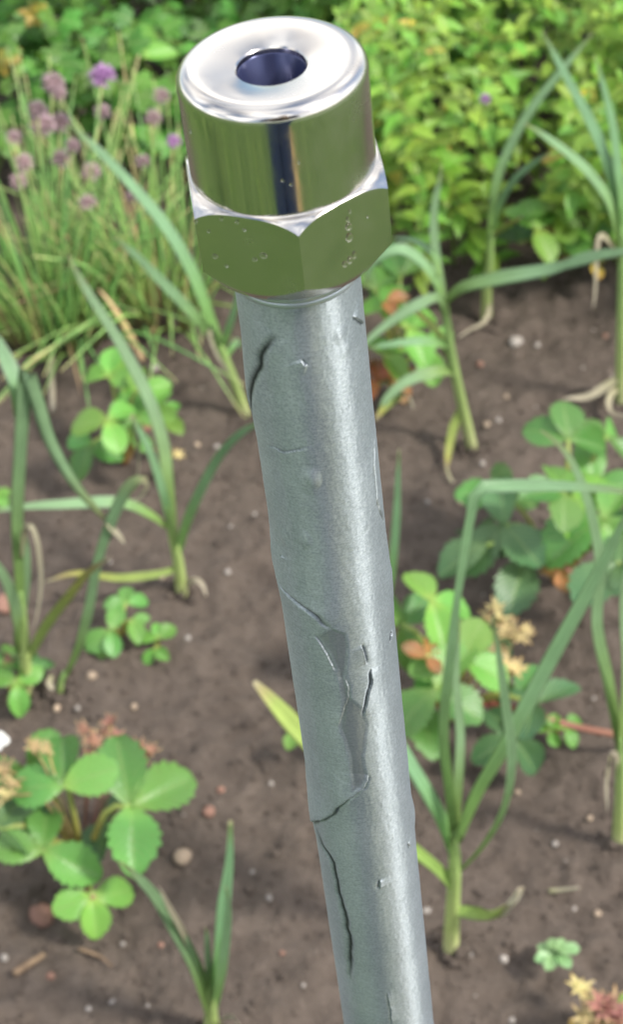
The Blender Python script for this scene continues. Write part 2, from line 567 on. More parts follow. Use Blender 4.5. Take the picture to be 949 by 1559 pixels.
def tube(pts, radii, sides=8, n=None):
    n = n or max(6, len(pts) * 4)
    S = catmull(pts, n)
    vs, fs, uv = [], [], []
    ref = Vector((0.3, -0.8, 0.5))
    for i, p in enumerate(S):
        t = i / (n - 1)
        T = (S[min(i + 1, n - 1)] - S[max(i - 1, 0)]).normalized()
        A = ref - T * ref.dot(T)
        if A.length < 0.1:
            A = T.orthogonal()
        A.normalize()
        B = T.cross(A)
        r = lerp_list(radii, t) if isinstance(radii, list) else radii
        for k in range(sides):
            th = 2 * math.pi * k / sides
            vs.append(p + (A * math.cos(th) + B * math.sin(th)) * r)
            uv.append((k / sides, t))
        if i:
            b0, b1 = (i - 1) * sides, i * sides
            for k in range(sides):
                fs.append((b0 + k, b0 + (k + 1) % sides, b1 + (k + 1) % sides, b1 + k))
    fs.append(tuple(range(sides - 1, -1, -1)))
    fs.append(tuple(range((n - 1) * sides, n * sides)))
    return vs, fs, uv


class Join:
    def __init__(s):
        s.v, s.f, s.uv, s.tone = [], [], [], []
    def add(s, part, mtx=None, tone=None):
        b = len(s.v)
        v, f, uv = part
        tone = random.random() if tone is None else tone
        s.v += [mtx @ Vector(p) for p in v] if mtx is not None else list(v)
        s.f += [tuple(b + i for i in q) for q in f]
        s.uv += uv
        s.tone += [tone] * len(v)
    def mesh(s, mat, name="mesh", smooth=True):
        return mesh_from(s.v, s.f, s.uv, smooth, mat, name, {"tone": s.tone})


def M(part, mat, name="mesh"):
    return mesh_from(part[0], part[1], part[2], True, mat, name)


# numpy value noise ------------------------------------------------
def vnoise(x, y, seed):
    xi, yi = np.floor(x).astype(np.int64), np.floor(y).astype(np.int64)
    xf, yf = x - xi, y - yi
    xf, yf = xf * xf * (3 - 2 * xf), yf * yf * (3 - 2 * yf)
    def h(a, b):
        n = (a * 374761393 + b * 668265263 + seed * 974634777) & 0xffffffff
        n = ((n ^ (n >> 13)) * 1274126177) & 0xffffffff
        return ((n ^ (n >> 16)) & 0xffff) / 65535.0
    return (h(xi, yi) * (1 - xf) + h(xi + 1, yi) * xf) * (1 - yf) + (h(xi, yi + 1) * (1 - xf) + h(xi + 1, yi + 1) * xf) * yf


def soil_h(x, y):
    x = np.asarray(x, float); y = np.asarray(y, float)
    z = (vnoise(x * 7, y * 7, 1) - .5) * 0.016 + (vnoise(x * 24, y * 24, 2) - .5) * 0.010
    z = z + (vnoise(x * 70, y * 70, 3) - .5) * 0.006
    lump = np.clip(vnoise(x * 110, y * 110, 4) - .55, 0, 1)
    z = z + lump * 0.012 + (vnoise(x * 210, y * 210, 5) - .5) * 0.0028
    fade = np.clip(1.2 - np.hypot(x, y - 1.4) / 2.5, 0, 1)
    return z * fade - 0.006


def sh(p):
    return float(soil_h(np.array([p.x]), np.array([p.y]))[0])


# ------------------------------------------------------------------ setting: soil, lawn
def axis(a, b, step, outer):
    c = list(np.arange(a, b + 1e-6, step))
    lo, hi, s = [], [], step
    x = a
    while x > -outer:
        s *= 1.5; x -= s; lo.append(x)
    x, s = b, step
    while x < outer:
        s *= 1.5; x += s; hi.append(x)
    return np.array(lo[::-1] + c + hi)


gx = axis(-0.46, 0.46, 0.0038, 250)
gy = axis(0.66, 2.1, 0.0042, 250)
X, Y = np.meshgrid(gx, gy)
Z = soil_h(X, Y)
nx, ny = len(gx), len(gy)
idx = np.arange(nx * ny).reshape(ny, nx)
quads = np.stack([idx[:-1, :-1], idx[:-1, 1:], idx[1:, 1:], idx[1:, :-1]], -1).reshape(-1, 4)
soil = add("ground", mesh_from(np.stack([X, Y, Z], -1).reshape(-1, 3).tolist(), quads.tolist(), None, True, M_soil, "ground"))
tag(soil, "dark brown crumbly garden soil of the vegetable bed", None, None, "structure")

BX0, BX1, BY0, BY1 = -0.95, 1.45, 0.30, 3.2
FAR = 240.0
lv = [(-FAR, -FAR, .012), (FAR, -FAR, .012), (FAR, BY0, .012), (-FAR, BY0, .012),
      (-FAR, BY1, .012), (FAR, BY1, .012), (FAR, FAR, .012), (-FAR, FAR, .012),
      (BX0, BY0, .012), (BX0, BY1, .012), (BX1, BY0, .012), (BX1, BY1, .012)]
lf = [(0, 1, 2, 10, 8, 3), (4, 9, 11, 5, 6, 7), (3, 8, 9, 4), (10, 2, 5, 11)]
lawn = add("lawn", mesh_from(lv, lf, None, False, M_lawn, "lawn"))
tag(lawn, "mown green lawn around the vegetable bed", None, None, "structure")

M_strip = rough_mat("mirror_strip", (0.16, 0.11, 0.045), (0.36, 0.27, 0.10), 45, 0.85, 0.7, 0.008)  # unseen ochre strip, added so the cap mirrors a tan stripe
pv = [(.36, -7, .016), (.60, -7, .016), (.62, BY0 - .02, .016), (.38, BY0 - .02, .016)]
tag(add("path", mesh_from(pv, [(0, 1, 2, 3)], None, False, M_strip, "path")), "unseen straw coloured strip added on the lawn for the cap to mirror", None, None, "structure")
# grass blades on the lawn round the bed
nb = 26000
bx = RNG.uniform(-2.6, 2.6, nb * 2); by = RNG.uniform(-2.4, 2.2, nb * 2)
keep = ~((bx > BX0 - .01) & (bx < BX1 + .01) & (by > BY0 - .01) & (by < BY1))
keep &= np.hypot(bx, by - .3) < 2.5
keep &= ~((bx > .355) & (bx < .625) & (by < BY0))
bx, by = bx[keep][:nb], by[keep][:nb]
nb = len(bx)
ang = RNG.uniform(0, 2 * np.pi, nb); hh = RNG.uniform(.03, .075, nb); ln = RNG.uniform(.1, .7, nb) * hh
ca, sa = np.cos(ang), np.sin(ang)
ww = .0022
gv = np.zeros((nb, 5, 3))
for k, (tt, wd) in enumerate(((0, 1), (0, -1), (.6, .8), (.6, -.8), (1, 0))):
    gv[:, k, 0] = bx + ca * ln * tt ** 2 - sa * wd * ww
    gv[:, k, 1] = by + sa * ln * tt ** 2 + ca * wd * ww
    gv[:, k, 2] = .011 + hh * tt * (1 - .15 * tt)
base = np.arange(nb)[:, None] * 5
gf = [tuple(q) for q in (base + np.array([0, 1, 3, 2])).tolist()] + [tuple(q) for q in (base + np.array([2, 3, 4])).tolist()]
guv = np.tile(np.array([[0, 0], [1, 0], [0, .6], [1, .6], [.5, 1]]), (nb, 1))
grass = add("grass", mesh_from(gv.reshape(-1, 3).tolist(), gf, guv, True, M_grass, "grass", {"tone": np.repeat(RNG.random(nb), 5)}))
tag(grass, "short green grass of the lawn beside the bed", None, None, "stuff")


# lumps ---------------------------------------------------------------------
def lump_mesh(seed, flat=0.7, rough=0.18, sub=2):
    rr = random.Random(seed)
    bm = bmesh.new()
    bmesh.ops.create_icosphere(bm, subdivisions=sub, radius=1)
    dirs = [(Vector((rr.gauss(0, 1), rr.gauss(0, 1), rr.gauss(0, 1))).normalized(), rr.uniform(.75, 1.0)) for _ in range(7)]
    sx, sy = rr.uniform(.8, 1.25), rr.uniform(.75, 1.1)
    for v in bm.verts:
        n = v.co.normalized()
        r = 1.0
        for d, lim in dirs:
            k = n.dot(d)
            if k * r > lim: r = lim / k
        r *= 1 + rr.uniform(-rough, rough) * .25
        v.co = Vector((n.x * r * sx, n.y * r * sy, n.z * r * flat))
    for f in bm.faces: f.smooth = True
    vs = [v.co.copy() for v in bm.verts]
    fs = [tuple(v.index for v in f.verts) for f in bm.faces]
    bm.free()
    return vs, fs, [(0.5, 0.5)] * len(vs)


crumb_parts = [lump_mesh(s, .75, .5, 1) for s in range(6)]
J, JG = Join(), Join()
for k in range(3800):
    px, py = random.uniform(-60, 1010), random.uniform(330, 1640)
    p = G(px, py)
    s = random.choice((.001, .0012, .0016, .002, .0028)) * random.uniform(.7, 1.2)
    if random.random() < .02: s *= 1.7
    p.z = sh(p) + s * .25
    m = Matrix.Translation(p) @ Matrix.Rotation(random.uniform(0, 6.28), 4, 'Z') @ Matrix.Rotation(random.uniform(-.5, .5), 4, 'X') @ Matrix.Diagonal((s, s, s, 1))
    (JG if random.random() < .02 and s < .0026 else J).add(random.choice(crumb_parts), m)
tag(add("soil_crumbs", J.mesh(M_soil, "soil_crumbs")), "loose crumbs of dark soil scattered over the bed", None, None, "stuff")
tag(add("grit", JG.mesh(M_pebble_w, "grit")), "fine pale grit scattered over the soil", None, None, "stuff")

# ------------------------------------------------------------------ the pole
POLE_R = 0.01345
D = (CX * 449 - CU * 3464 + CF * 3250).normalized()      # down along the pole
UPA = -D
NECK = CAM + ray(453, 424) * 0.453                        # axis point where the pipe leaves the nut
E2 = (CAM - NECK) - UPA * (CAM - NECK).dot(UPA)
E2.normalize()                                            # towards the viewer
E1 = E2.cross(UPA) * -1 if E2.cross(UPA).x < 0 else E2.cross(UPA)
E1.normalize()                                            # to the right
LEN = NECK.z / -D.z + 0.12
foot = NECK + D * (NECK.z / -D.z)
pole = empty("metal_standpipe", foot, "grey galvanised steel pole with polished hexagonal cap standing upright in front of the bed", "pole")


def AX(th, r, s):                                        # th from the viewer to the right, s down from the neck
    return NECK + D * s + (E2 * math.cos(th) + E1 * math.sin(th)) * r


def on_pipe(px, py):
    d = ray(px, py).normalized()
    o = CAM - NECK
    dp = d - D * d.dot(D); op = o - D * o.dot(D)
    a, b, c = dp.dot(dp), 2 * dp.dot(op), op.dot(op) - POLE_R ** 2
    disc = b * b - 4 * a * c
    t = (-b - math.sqrt(max(disc, 0))) / (2 * a)
    p = o + d * t
    return math.atan2(p.dot(E1), p.dot(E2)) * POLE_R, p.dot(D)


rows = np.concatenate([np.arange(-0.010, 0.300, 0.00032), np.linspace(0.30, LEN, 24)])
ths = np.concatenate([np.linspace(-1.7, 1.7, 250), np.linspace(1.7, 2 * math.pi - 1.7, 42)[1:-1]])
TH, SS = np.meshgrid(ths, rows)
thw = np.where(TH > math.pi, TH - 2 * math.pi, TH)
A = thw * POLE_R
disp = np.zeros_like(A)
gap_shade = np.zeros_like(A)  # shade of the open gaps, painted along the cracks as colour
disp += (vnoise(A * 260 + 50, SS * 90, 21) - .5) * .00010 + (vnoise(A * 1300 + 90, SS * 500, 22) - .5) * .00005
# (points in the photo, height on the right of the line, height on the left, decay mm, groove depth, painted gap shade)
CR = [
    ([(421, 509), (405, 531), (394, 559), (387, 577), (384.5, 606), (384, 634)], .0003, .0004, 4.0, .00045, 1.0, .0010),
    ([(406, 679), (430, 686), (458, 684), (473, 678)], .0, .00012, 3.0, .00012, .6, .0005),
    ([(412, 807), (417, 850), (430, 893), (447, 911), (483, 939), (505, 955)], .0005, .0003, 3.5, .0006, .9, .0007),
    ([(569, 656), (570, 706), (573, 764), (587, 807), (595, 861), (599, 905)], .0001, .0005, 3.0, .0007, .9, .0006),
    ([(481, 968), (502, 997), (513, 1022)], .0, .00015, 3.0, .0002, .35, .0005),
    ([(551, 982), (559, 1010)], .0, .0003, 2.0, .0003, .9, .0005),
    ([(567, 1018), (562, 1056), (555, 1090)], .0003, .0, 3.0, .0004, .9, .0005),
    ([(560, 1179), (553, 1200), (528, 1215), (507, 1238), (483, 1247), (477, 1250)], .0, .0006, 5.0, .0004, .6, .0007),
    ([(484, 1254), (492, 1284), (509, 1314), (515, 1348), (521, 1377), (530, 1407), (533, 1445), (534, 1492)], .0003, .0004, 4.0, .0005, 1.0, .0009),
    ([(529, 1030), (529, 1060), (515, 1106)], .0, .0002, 2.5, .0001, .15, .0005),
    ([(457, 548), (462, 555), (468, 556)], .0, .0003, 1.5, .0002, .5, .0004),
    ([(537, 484), (545, 487), (553, 492)], .0004, .0, 2, .0003, .8, .0005),
    ([(596, 960), (595, 978)], .0003, .0, 1.5, .0003, .95, .0007),
    ([(622, 1283), (625, 1290)], .0003, .0, 1.2, .0003, .95, .0006),
    ([(577, 1340), (580, 1352)], .0004, .0, 1.2, .0003, .7, .0007),
    ([(590, 1512), (594, 1535), (597, 1559)], .0003, .0, 1.5, .0002, .6, .0004),
    ([(430, 846), (431, 850)], .0003, 0, 1.0, .0003, .8, .0004),
]
front = slice(0, len(np.arange(-0.010, 0.300, 0.00032)))
Af, Sf = A[front], SS[front]
jit = (vnoise(Af * 260 + 31, Sf * 260, 33) - .5) * .0010 + (vnoise(Af * 1100 + 31, Sf * 1100, 34) - .5) * .0002
for pts, hr, hl, dec, grv, shd, gw in CR:
    q = [on_pipe(*p) for p in pts]
    best = np.full(Af.shape, 1e9); sd = np.zeros(Af.shape); tt = np.zeros(Af.shape)
    L = [0.0]
    for a, b in zip(q, q[1:]): L.append(L[-1] + math.hypot(b[0] - a[0], b[1] - a[1]))
    for k, (a, b) in enumerate(zip(q, q[1:])):
        dx, dy = b[0] - a[0], b[1] - a[1]
        ll = dx * dx + dy * dy + 1e-12
        u = ((Af - a[0]) * dx + (Sf - a[1]) * dy) / ll
        uc = np.clip(u, 0, 1)
        ex, ey = Af - a[0] - uc * dx, Sf - a[1] - uc * dy
        dist = np.hypot(ex, ey)
        # right of a line going down the page = greater A
        side = np.sign(dy * (Af - a[0]) - dx * (Sf - a[1]))
        mm = dist < best
        best = np.where(mm, dist, best); sd = np.where(mm, dist * side, sd)
        tt = np.where(mm, (L[k] + uc * math.sqrt(ll)) / L[-1], tt)
    sdj = sd + jit * (best < .004)
    endf = np.clip(np.minimum(tt, 1 - tt) * 6, 0, 1) ** .6
    outside = (tt <= 0) | (tt >= 1)
    dm = dec * .001
    near = np.exp(-np.abs(sdj) / dm) * (np.abs(sdj) < dm * 5)
    hgt = 1.35 * np.where(sdj > 0, hr, hl) * near * endf * np.exp(-np.where(outside, best, 0) / .0015)
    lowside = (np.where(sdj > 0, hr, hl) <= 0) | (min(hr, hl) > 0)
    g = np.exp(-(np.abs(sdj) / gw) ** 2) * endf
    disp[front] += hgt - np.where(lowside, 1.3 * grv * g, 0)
    gap_shade[front] = np.maximum(gap_shade[front], np.where(lowside, 1.0, .25) * shd * np.exp(-(np.abs(sdj) / (gw * .75)) ** 2) * endf)
# swellings of the lifted zinc skin, and small blisters
for px, py, rad, hgt in ((377, 590, .010, .0005), (416, 850, .010, .00035), (481, 1240, .009, .0007), (470, 732, .0028, .0003), (478, 728, .002, .0003),
                         (598, 890, .008, .0004), (631, 1235, .004, .0005), (543, 1160, .010, .0003), (516, 1210, .004, .0003), (527, 530, .002, .0002),
                         (519, 510, .002, .0002), (432, 818, .002, .0002), (465, 822, .002, .00025), (436, 1185, .003, .0002)):
    a0, s0 = on_pipe(px, py)
    rr = np.hypot(Af - a0, (Sf - s0) * .6) / rad
    disp[front] += hgt * np.clip(1 - rr ** 2, 0, 1) ** 1.5
# recessed patch; its dark tone paints in the reflected dark stripe
poly = [on_pipe(*p) for p in ((481, 968), (505, 955), (530, 965), (533, 1000), (529, 1030), (534, 1062), (557, 1078), (562, 1100), (556, 1150), (561, 1178),
                              (553, 1198), (535, 1206), (530, 1150), (515, 1108), (519, 1060), (513, 1022), (502, 997))]
ins = np.zeros(Af.shape, bool)
edge = np.full(Af.shape, 1e9)
Aj = Af + jit * .5
for (ax, ay), (bx_, by_) in zip(poly, poly[1:] + poly[:1]):
    cond = ((ay > Sf) != (by_ > Sf)) & (Aj < (bx_ - ax) * (Sf - ay) / (by_ - ay + 1e-12) + ax)
    ins ^= cond
    u = np.clip(((Aj - ax) * (bx_ - ax) + (Sf - ay) * (by_ - ay)) / ((bx_ - ax) ** 2 + (by_ - ay) ** 2 + 1e-12), 0, 1)
    edge = np.minimum(edge, np.hypot(Aj - ax - u * (bx_ - ax), Sf - ay - u * (by_ - ay)))
dark_refl = np.zeros_like(A)
dark_refl[front] = np.where(ins, np.clip(edge / .0012, 0, 1), 0) * .60
disp[front] -= np.where(ins, np.clip(edge / .0010, 0, 1), 0) * .00022
rad = POLE_R + disp
ct, st = np.cos(TH), np.sin(TH)
Pn = np.array(NECK)[None, None] + SS[..., None] * np.array(D) + rad[..., None] * (ct[..., None] * np.array(E2) + st[..., None] * np.array(E1))
nr, nc = TH.shape
ii = np.arange(nr * nc).reshape(nr, nc)
ir = np.roll(ii, -1, 1)
qd = np.stack([ii[:-1], ii[1:], ir[1:], ir[:-1]], -1).reshape(-1, 4)
PIPE_M = Matrix((E1, E2, E1.cross(E2))).transposed().to_4x4()
PIPE_M.translation = NECK
_inv = np.array(PIPE_M.inverted())
Pl = Pn.reshape(-1, 3) @ _inv[:3, :3].T + _inv[:3, 3]
pipe_me = mesh_from(Pl.tolist(), qd.tolist(), None, True, M_zinc, "pipe", {"crack_shade": gap_shade.ravel(), "dark_refl": dark_refl.ravel()})
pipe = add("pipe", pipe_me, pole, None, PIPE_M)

# hexagonal cap -------------------------------------------------------------
CAP_R = 0.0196
HB, HT = 0.0076, 0.0293                  # nut from .. to, measured up from the neck
RIM, TOP = 0.0523, 0.0551
A0 = R(3.2)
ncol = 144
cth = [A0 + 2 * math.pi * k / ncol for k in range(ncol)]
def hexr(k):
    a = (k % 24) / 24 * (math.pi / 3) - math.pi / 6
    return CAP_R / math.cos(a)
prof = []
prof.append([(POLE_R - .001, HB + .0004)] * ncol)
prof.append([(CAP_R * .88, HB)] * ncol)
RB = CAP_R * .985
prof.append([(RB * .975, HB + .0012)] * ncol)
prof.append([(hexr(k), HB + .0024 + (hexr(k) - RB) * 1.15) for k in range(ncol)])
RC = CAP_R * .985
def drop(x): return .00235 * (max(x, 0) / .0033) ** 1.9
top_edge = [HT - drop(hexr(k) - RC) for k in range(ncol)]
for s in (.33, .66):
    prof.append([(hexr(k), (HB + .0024 + (hexr(k) - RB) * 1.15) * (1 - s) + top_edge[k] * s) for k in range(ncol)])
prof.append([(hexr(k), top_edge[k]) for k in range(ncol)])
prof.append([(hexr(k) - .00025, top_edge[k] + .00022) for k in range(ncol)])
for s in (.25, .45, .65, .85):
    prof.append([(hexr(k) - .00025 - (hexr(k) - .00025 - RC) * s, HT - drop((hexr(k) - RC) * (1 - s)) + .00010) for k in range(ncol)])
prof.append([(RC + .0001, HT + .00012)] * ncol)
prof.append([(RC - .0003, HT + .00035)] * ncol)
for s in np.linspace(HT + .001, RIM - .0022, 10): prof.append([(RC - .0003, s)] * ncol)
BR = 0.0036
for a in np.linspace(0, 90, 10)[1:]:
    a = R(a)
    prof.append([(RC - .0003 - BR + BR * math.cos(a), RIM - .0018 + .0028 * math.sin(a))] * ncol)
HOLE = 0.0069
for s in np.linspace(0, 1, 7)[1:]:
    r0 = RC - .0003 - BR
    prof.append([(r0 + (HOLE + .0008 - r0) * s, RIM + .0010 - .0012 * s ** 1.5)] * ncol)
for a in (30, 60, 90):
    a = R(a)
    prof.append([(HOLE + .0008 - .0008 * math.sin(a), RIM - .0002 - .0008 * (1 - math.cos(a)))] * ncol)
prof.append([(HOLE, RIM - .0035)] * ncol)
bm = bmesh.new()
grid = [[bm.verts.new(AX(cth[k], row[k][0], -row[k][1])) for k in range(ncol)] for row in prof]
for a, b in zip(grid, grid[1:]):
    for k in range(ncol):
        try:
            f = bm.faces.new((a[k], a[(k + 1) % ncol], b[(k + 1) % ncol], b[k]))
            f.smooth = True
        except ValueError:
            pass
bmesh.ops.recalc_face_normals(bm, faces=bm.faces)
for e in bm.edges:
    if len(e.link_faces) == 2 and e.calc_face_angle(0) > R(24):
        e.smooth = False
cap_me = bpy.data.meshes.new("hex_cap")
bm.to_mesh(cap_me)
bvh = BVHTree.FromBMesh(bm)
bm.free()
cap = add("hex_cap", cap_me, pole, M_chrome)


def lathe(profile, n=64):
    v, f = [], []
    for r, s in profile:
        for k in range(n): v.append(AX(2 * math.pi * k / n, r, -s))
    for i in range(len(profile) - 1):
        for k in range(n):
            f.append((i * n + k, i * n + (k + 1) % n, (i + 1) * n + (k + 1) % n, (i + 1) * n + k))
    return v, f


v, f = lathe([(HOLE + .0002, RIM - .0014), (HOLE - .0003, RIM - .0018), (HOLE - .0003, RIM - .03), (.0004, RIM - .031)])
add("bore", mesh_from(v, f, None, True, M_bore, "bore"), pole)
for s0, rr, hh in ((.0050, .0009, .0012), (.0032, .0004, .0008)):
    v, f = lathe([(POLE_R - .0005, s0 + hh)] + [(POLE_R + rr * math.cos(a), s0 + hh * math.sin(a)) for a in np.linspace(1.4, -1.4, 7)] + [(POLE_R - .0005, s0 - hh)])
    add("seal_ring", mesh_from(v, f, None, True, M_ring, "seal_ring"), pole)

# drops of rain on the cap
bm = bmesh.new()
bmesh.ops.create_uvsphere(bm, u_segments=14, v_segments=9, radius=1)
for vv in bm.verts: vv.co.z *= .5
for ff in bm.faces: ff.smooth = True
drop_me = bpy.data.meshes.new("water_drop"); bm.to_mesh(drop_me); bm.free()
for px, py, r1, r2 in ((530, 334, 4, 6), (531, 345, 7, 8), (532, 361, 8, 10), (533, 322, 3, 4), (540, 388, 5, 9), (533, 396, 6, 8), (525, 402, 5, 7),
                       (327, 390, 6, 5), (401, 389, 8, 6), (388, 395, 5, 4), (337, 333, 4, 4), (361, 337, 4, 4), (372, 350, 4, 3), (298, 337, 4, 4),
                       (345, 405, 4, 3), (430, 275, 3, 3), (443, 281, 3, 3), (290, 200, 3, 4), (318, 352, 3, 3), (455, 247, 2, 3), (560, 330, 2, 3)):
    loc, nor, fi, dst = bvh.ray_cast(CAM, ray(px, py).normalized())
    if loc is None: continue
    k = dst / F_PX
    dm = place(loc + nor * .0001, UPA, nor, (r1 * k * .8, r2 * k * .8, min(r1, r2) * k * .8))
    add("water_drop", drop_me, cap, M_water, dm)

# ------------------------------------------------------------------ garlic plants
LONG_PROF = [(0, .8), (.08, .85), (.3, 1), (.6, .9), (.85, .6), (.95, .3), (1, .08)]
CUT_PROF = [(0, .6), (.2, 1), (.7, .9), (.93, .8), (1, .6)]
THIN = [(0, .7), (.3, 1), (.7, .7), (.9, .4), (1, .1)]


BASES = []


def garlic(label, base, stem, leaves, stem_r=0.0055):
    """base px; stem px list (upwards); leaves: (px list, half width mm, depth at tip, material, profile, keyword dict)"""
    b = G(*base)
    Yb = b.y
    BASES.append(b)
    pl = empty("garlic_plant", (b.x, b.y, 0), label, "garlic plant", "young garlic plants in the bed")
    pts = [Vector((b.x, b.y, -.012))] + [V(x, y, Yb) for x, y in stem]
    add("stem", M(tube(pts, [(0, stem_r * .85), (.25, stem_r * .8), (.8, stem_r * .6), (1, stem_r * .3)], 10, 16), M_stem, "garlic_stem"), pl)
    for lf in leaves:
        path, hw, dy, mat = lf[:4]
        prof = lf[4] if len(lf) > 4 and lf[4] else LONG_PROF
        kw = lf[5] if len(lf) > 5 else {}
        n = len(path)
        P = [V(x, y, Yb + dy * (k / (n - 1)) ** 1.2) for k, (x, y) in enumerate(path)]
        if "h" in kw:
            P = [G(x, y, kw["h"]) for x, y in path]
        k2 = {k: v for k, v in kw.items() if k in ("fold", "twist", "hint", "wav")}
        name = "dried_leaf" if mat in (M_dry, M_dry_w) else "leaf"
        o = add(name, M(strap(P, hw * .00086, prof=prof, n=36, **k2), mat, "garlic_leaf"), pl)
        if mat in (M_garlic_y, M_garlic_l): o["label"] = "yellowing leaf"
    return pl


g_, y_, d_ = M_garlic, M_garlic_y, M_dry
garlic("upright garlic plant right of the pole with white dry tip low on its stem", (688, 1440),
       [(690, 1380), (693, 1320), (691, 1265)],
       [([(691, 1300), (668, 1240), (625, 1165), (590, 1100), (560, 1020)], 6.0, .05, g_),
        ([(692, 1352), (662, 1320), (610, 1278), (540, 1210), (460, 1122), (386, 1038)], 6.4, -.02, M_garlic_l, [(0, .7), (.5, .9), (.85, 1.15), (.94, .75), (1, .35)], {"fold": .5}),
        ([(690, 1275), (682, 1200), (673, 1110), (686, 980), (702, 860), (719, 765), (730, 742), (770, 740), (850, 740), (949, 748), (1010, 765)], 6.4, .02, g_, [(0, .7), (.1, .7), (.3, .8), (.45, .7), (.52, .5), (.58, .6), (.8, .7), (1, .1)], {"fold": .45}),
        ([(693, 1270), (697, 1190), (700, 1120), (694, 1030), (700, 940)], 4.2, .06, g_),
        ([(694, 1285), (722, 1210), (765, 1135), (830, 1012), (900, 885), (950, 790), (990, 720)], 8.6, -.05, g_, [(0, .5), (.12, .8), (.4, 1), (.75, .8), (1, .1)], {"fold": .3}),
        ([(696, 1330), (735, 1285), (766, 1225), (776, 1150), (766, 1065), (756, 985), (750, 935)], 5.4, -.06, g_, [(0, .3), (.2, .7), (.5, 1), (.75, .8), (1, .1)], {"fold": .5}),
        ([(693, 1386), (725, 1390), (752, 1387), (770, 1378)], 6.2, -.02, M_garlic_l, [(0, .7), (.5, 1), (1, .9)]),
        ([(760, 1390), (770, 1380), (780, 1368), (790, 1353)], 7.4, -.028, M_dry_w, [(0, .8), (.4, 1.1), (1, .6)], {"fold": .6}),
        ], .0066)
garlic("garlic plant at the right edge with one long leaf arching over the strawberry leaves", (945, 1280),
       [(946, 1200), (944, 1120)],
       [([(944, 1140), (925, 1040), (907, 950), (912, 860), (893, 760), (862, 690), (824, 655)], 6.0, .03, g_, None, {"fold": .4}),
        ([(946, 1130), (953, 1020), (950, 900), (975, 800), (1010, 740)], 6.5, -.03, g_),
        ([(944, 1175), (938, 1150), (930, 1145)], 3, -.02, d_),
        ([(930, 1150), (924, 1195), (926, 1235)], 1.6, -.03, d_),
        ], .0058)
garlic("garlic plant left of the pole with one leaf arching right to touch it", (277, 900),
       [(272, 860), (262, 810), (255, 770)],
       [([(266, 830), (250, 760), (228, 690), (206, 645), (199, 632)], 4.6, .0, g_, [(0, .6), (.3, 1), (.8, .8), (1, .5)]),
        ([(200, 634), (207, 660), (211, 700), (209, 728)], 2.3, .0, d_, THIN, {"wav": .4}),
        ([(262, 815), (254, 735), (246, 670), (222, 600), (180, 520), (130, 440), (102, 386)], 6.4, .10, g_, None, {"fold": .3}),
        ([(268, 845), (282, 795), (305, 742), (335, 690), (372, 655), (410, 640)], 5.6, -.03, g_, None, {"fold": .45}),
        ([(258, 805), (225, 782), (180, 765), (90, 768), (30, 772), (-30, 782)], 5.4, -.05, g_, [(0, .4), (.2, .8), (.45, 1), (.7, .7), (1, .15)], {"fold": .3}),
        ([(269, 865), (240, 874), (180, 880), (115, 873), (68, 886)], 4.2, -.04, y_, THIN),
        ([(276, 892), (296, 884), (308, 892), (314, 908)], 3.6, -.02, d_, THIN, {"fold": .6}),
        ], .0058)
garlic("garlic plant at the left edge with curled grey dry leaf and yellow side leaf", (38, 1052),
       [(38, 1000), (34, 950), (30, 900)],
       [([(33, 960), (28, 880), (24, 790), (28, 700), (33, 620), (36, 580), (42, 566), (58, 610), (78, 672), (110, 730), (140, 768), (162, 792)], 6.4, .0, g_, [(0, .6), (.3, .9), (.48, .9), (.52, 1.0), (.7, 1), (.9, .7), (1, .3)], {"fold": .35}),
        ([(158, 786), (168, 802), (180, 815), (190, 828)], 3.4, .0, d_, THIN),
        ([(32, 640), (25, 590), (8, 548), (-15, 500)], 7.4, .03, g_),
        ([(40, 1005), (66, 955), (100, 910), (132, 872), (168, 848)], 5.0, -.03, y_, None, {"fold": .5}),
        ([(32, 850), (36, 808), (46, 802), (56, 826), (62, 880), (58, 925), (50, 960)], 2.6, -.03, d_, THIN, {"wav": .3}),
        ([(34, 985), (24, 935), (8, 885), (-20, 840)], 6.0, -.02, g_),
        ([(36, 1010), (26, 975), (32, 930), (40, 860), (36, 800)], 4.5, .02, g_),
        ], .0060)
garlic("single bent garlic shoot with folded top between the left edge and the pole", (88, 1052),
       [(92, 1040), (98, 1022)],
       [([(94, 1040), (118, 985), (134, 925), (146, 860), (165, 800), (188, 750), (208, 731), (224, 730)], 5.6, .0, g_, [(0, .3), (.3, .9), (.6, .8), (.85, 1), (.95, .9), (1, .4)], {"fold": .35}),
        ([(221, 730), (222, 742), (212, 758), (200, 762)], 2.2, .0, d_, THIN),
        ([(78, 1028), (74, 1040), (80, 1050)], 3.0, -.01, d_, CUT_PROF),
        ], .0035)
garlic("tall garlic behind the pole with leaves towards the chives", (376, 622),
       [(356, 580), (336, 530), (322, 495)],
       [([(335, 530), (316, 478), (290, 412), (256, 352), (208, 292), (148, 228), (104, 188)], 7.0, .06, g_, None, {"fold": .3}),
        ([(330, 520), (312, 500), (280, 465), (240, 424), (205, 388), (172, 360)], 6.2, -.02, g_, None, {"fold": .35}),
        ([(338, 530), (348, 495), (358, 462), (362, 430)], 4.6, -.02, g_),
        ([(342, 545), (356, 525), (362, 520), (370, 532)], 3.4, .03, g_),
        ([(330, 515), (318, 505), (330, 540), (352, 570)], 2.0, -.03, d_, THIN),
        ], .0058)
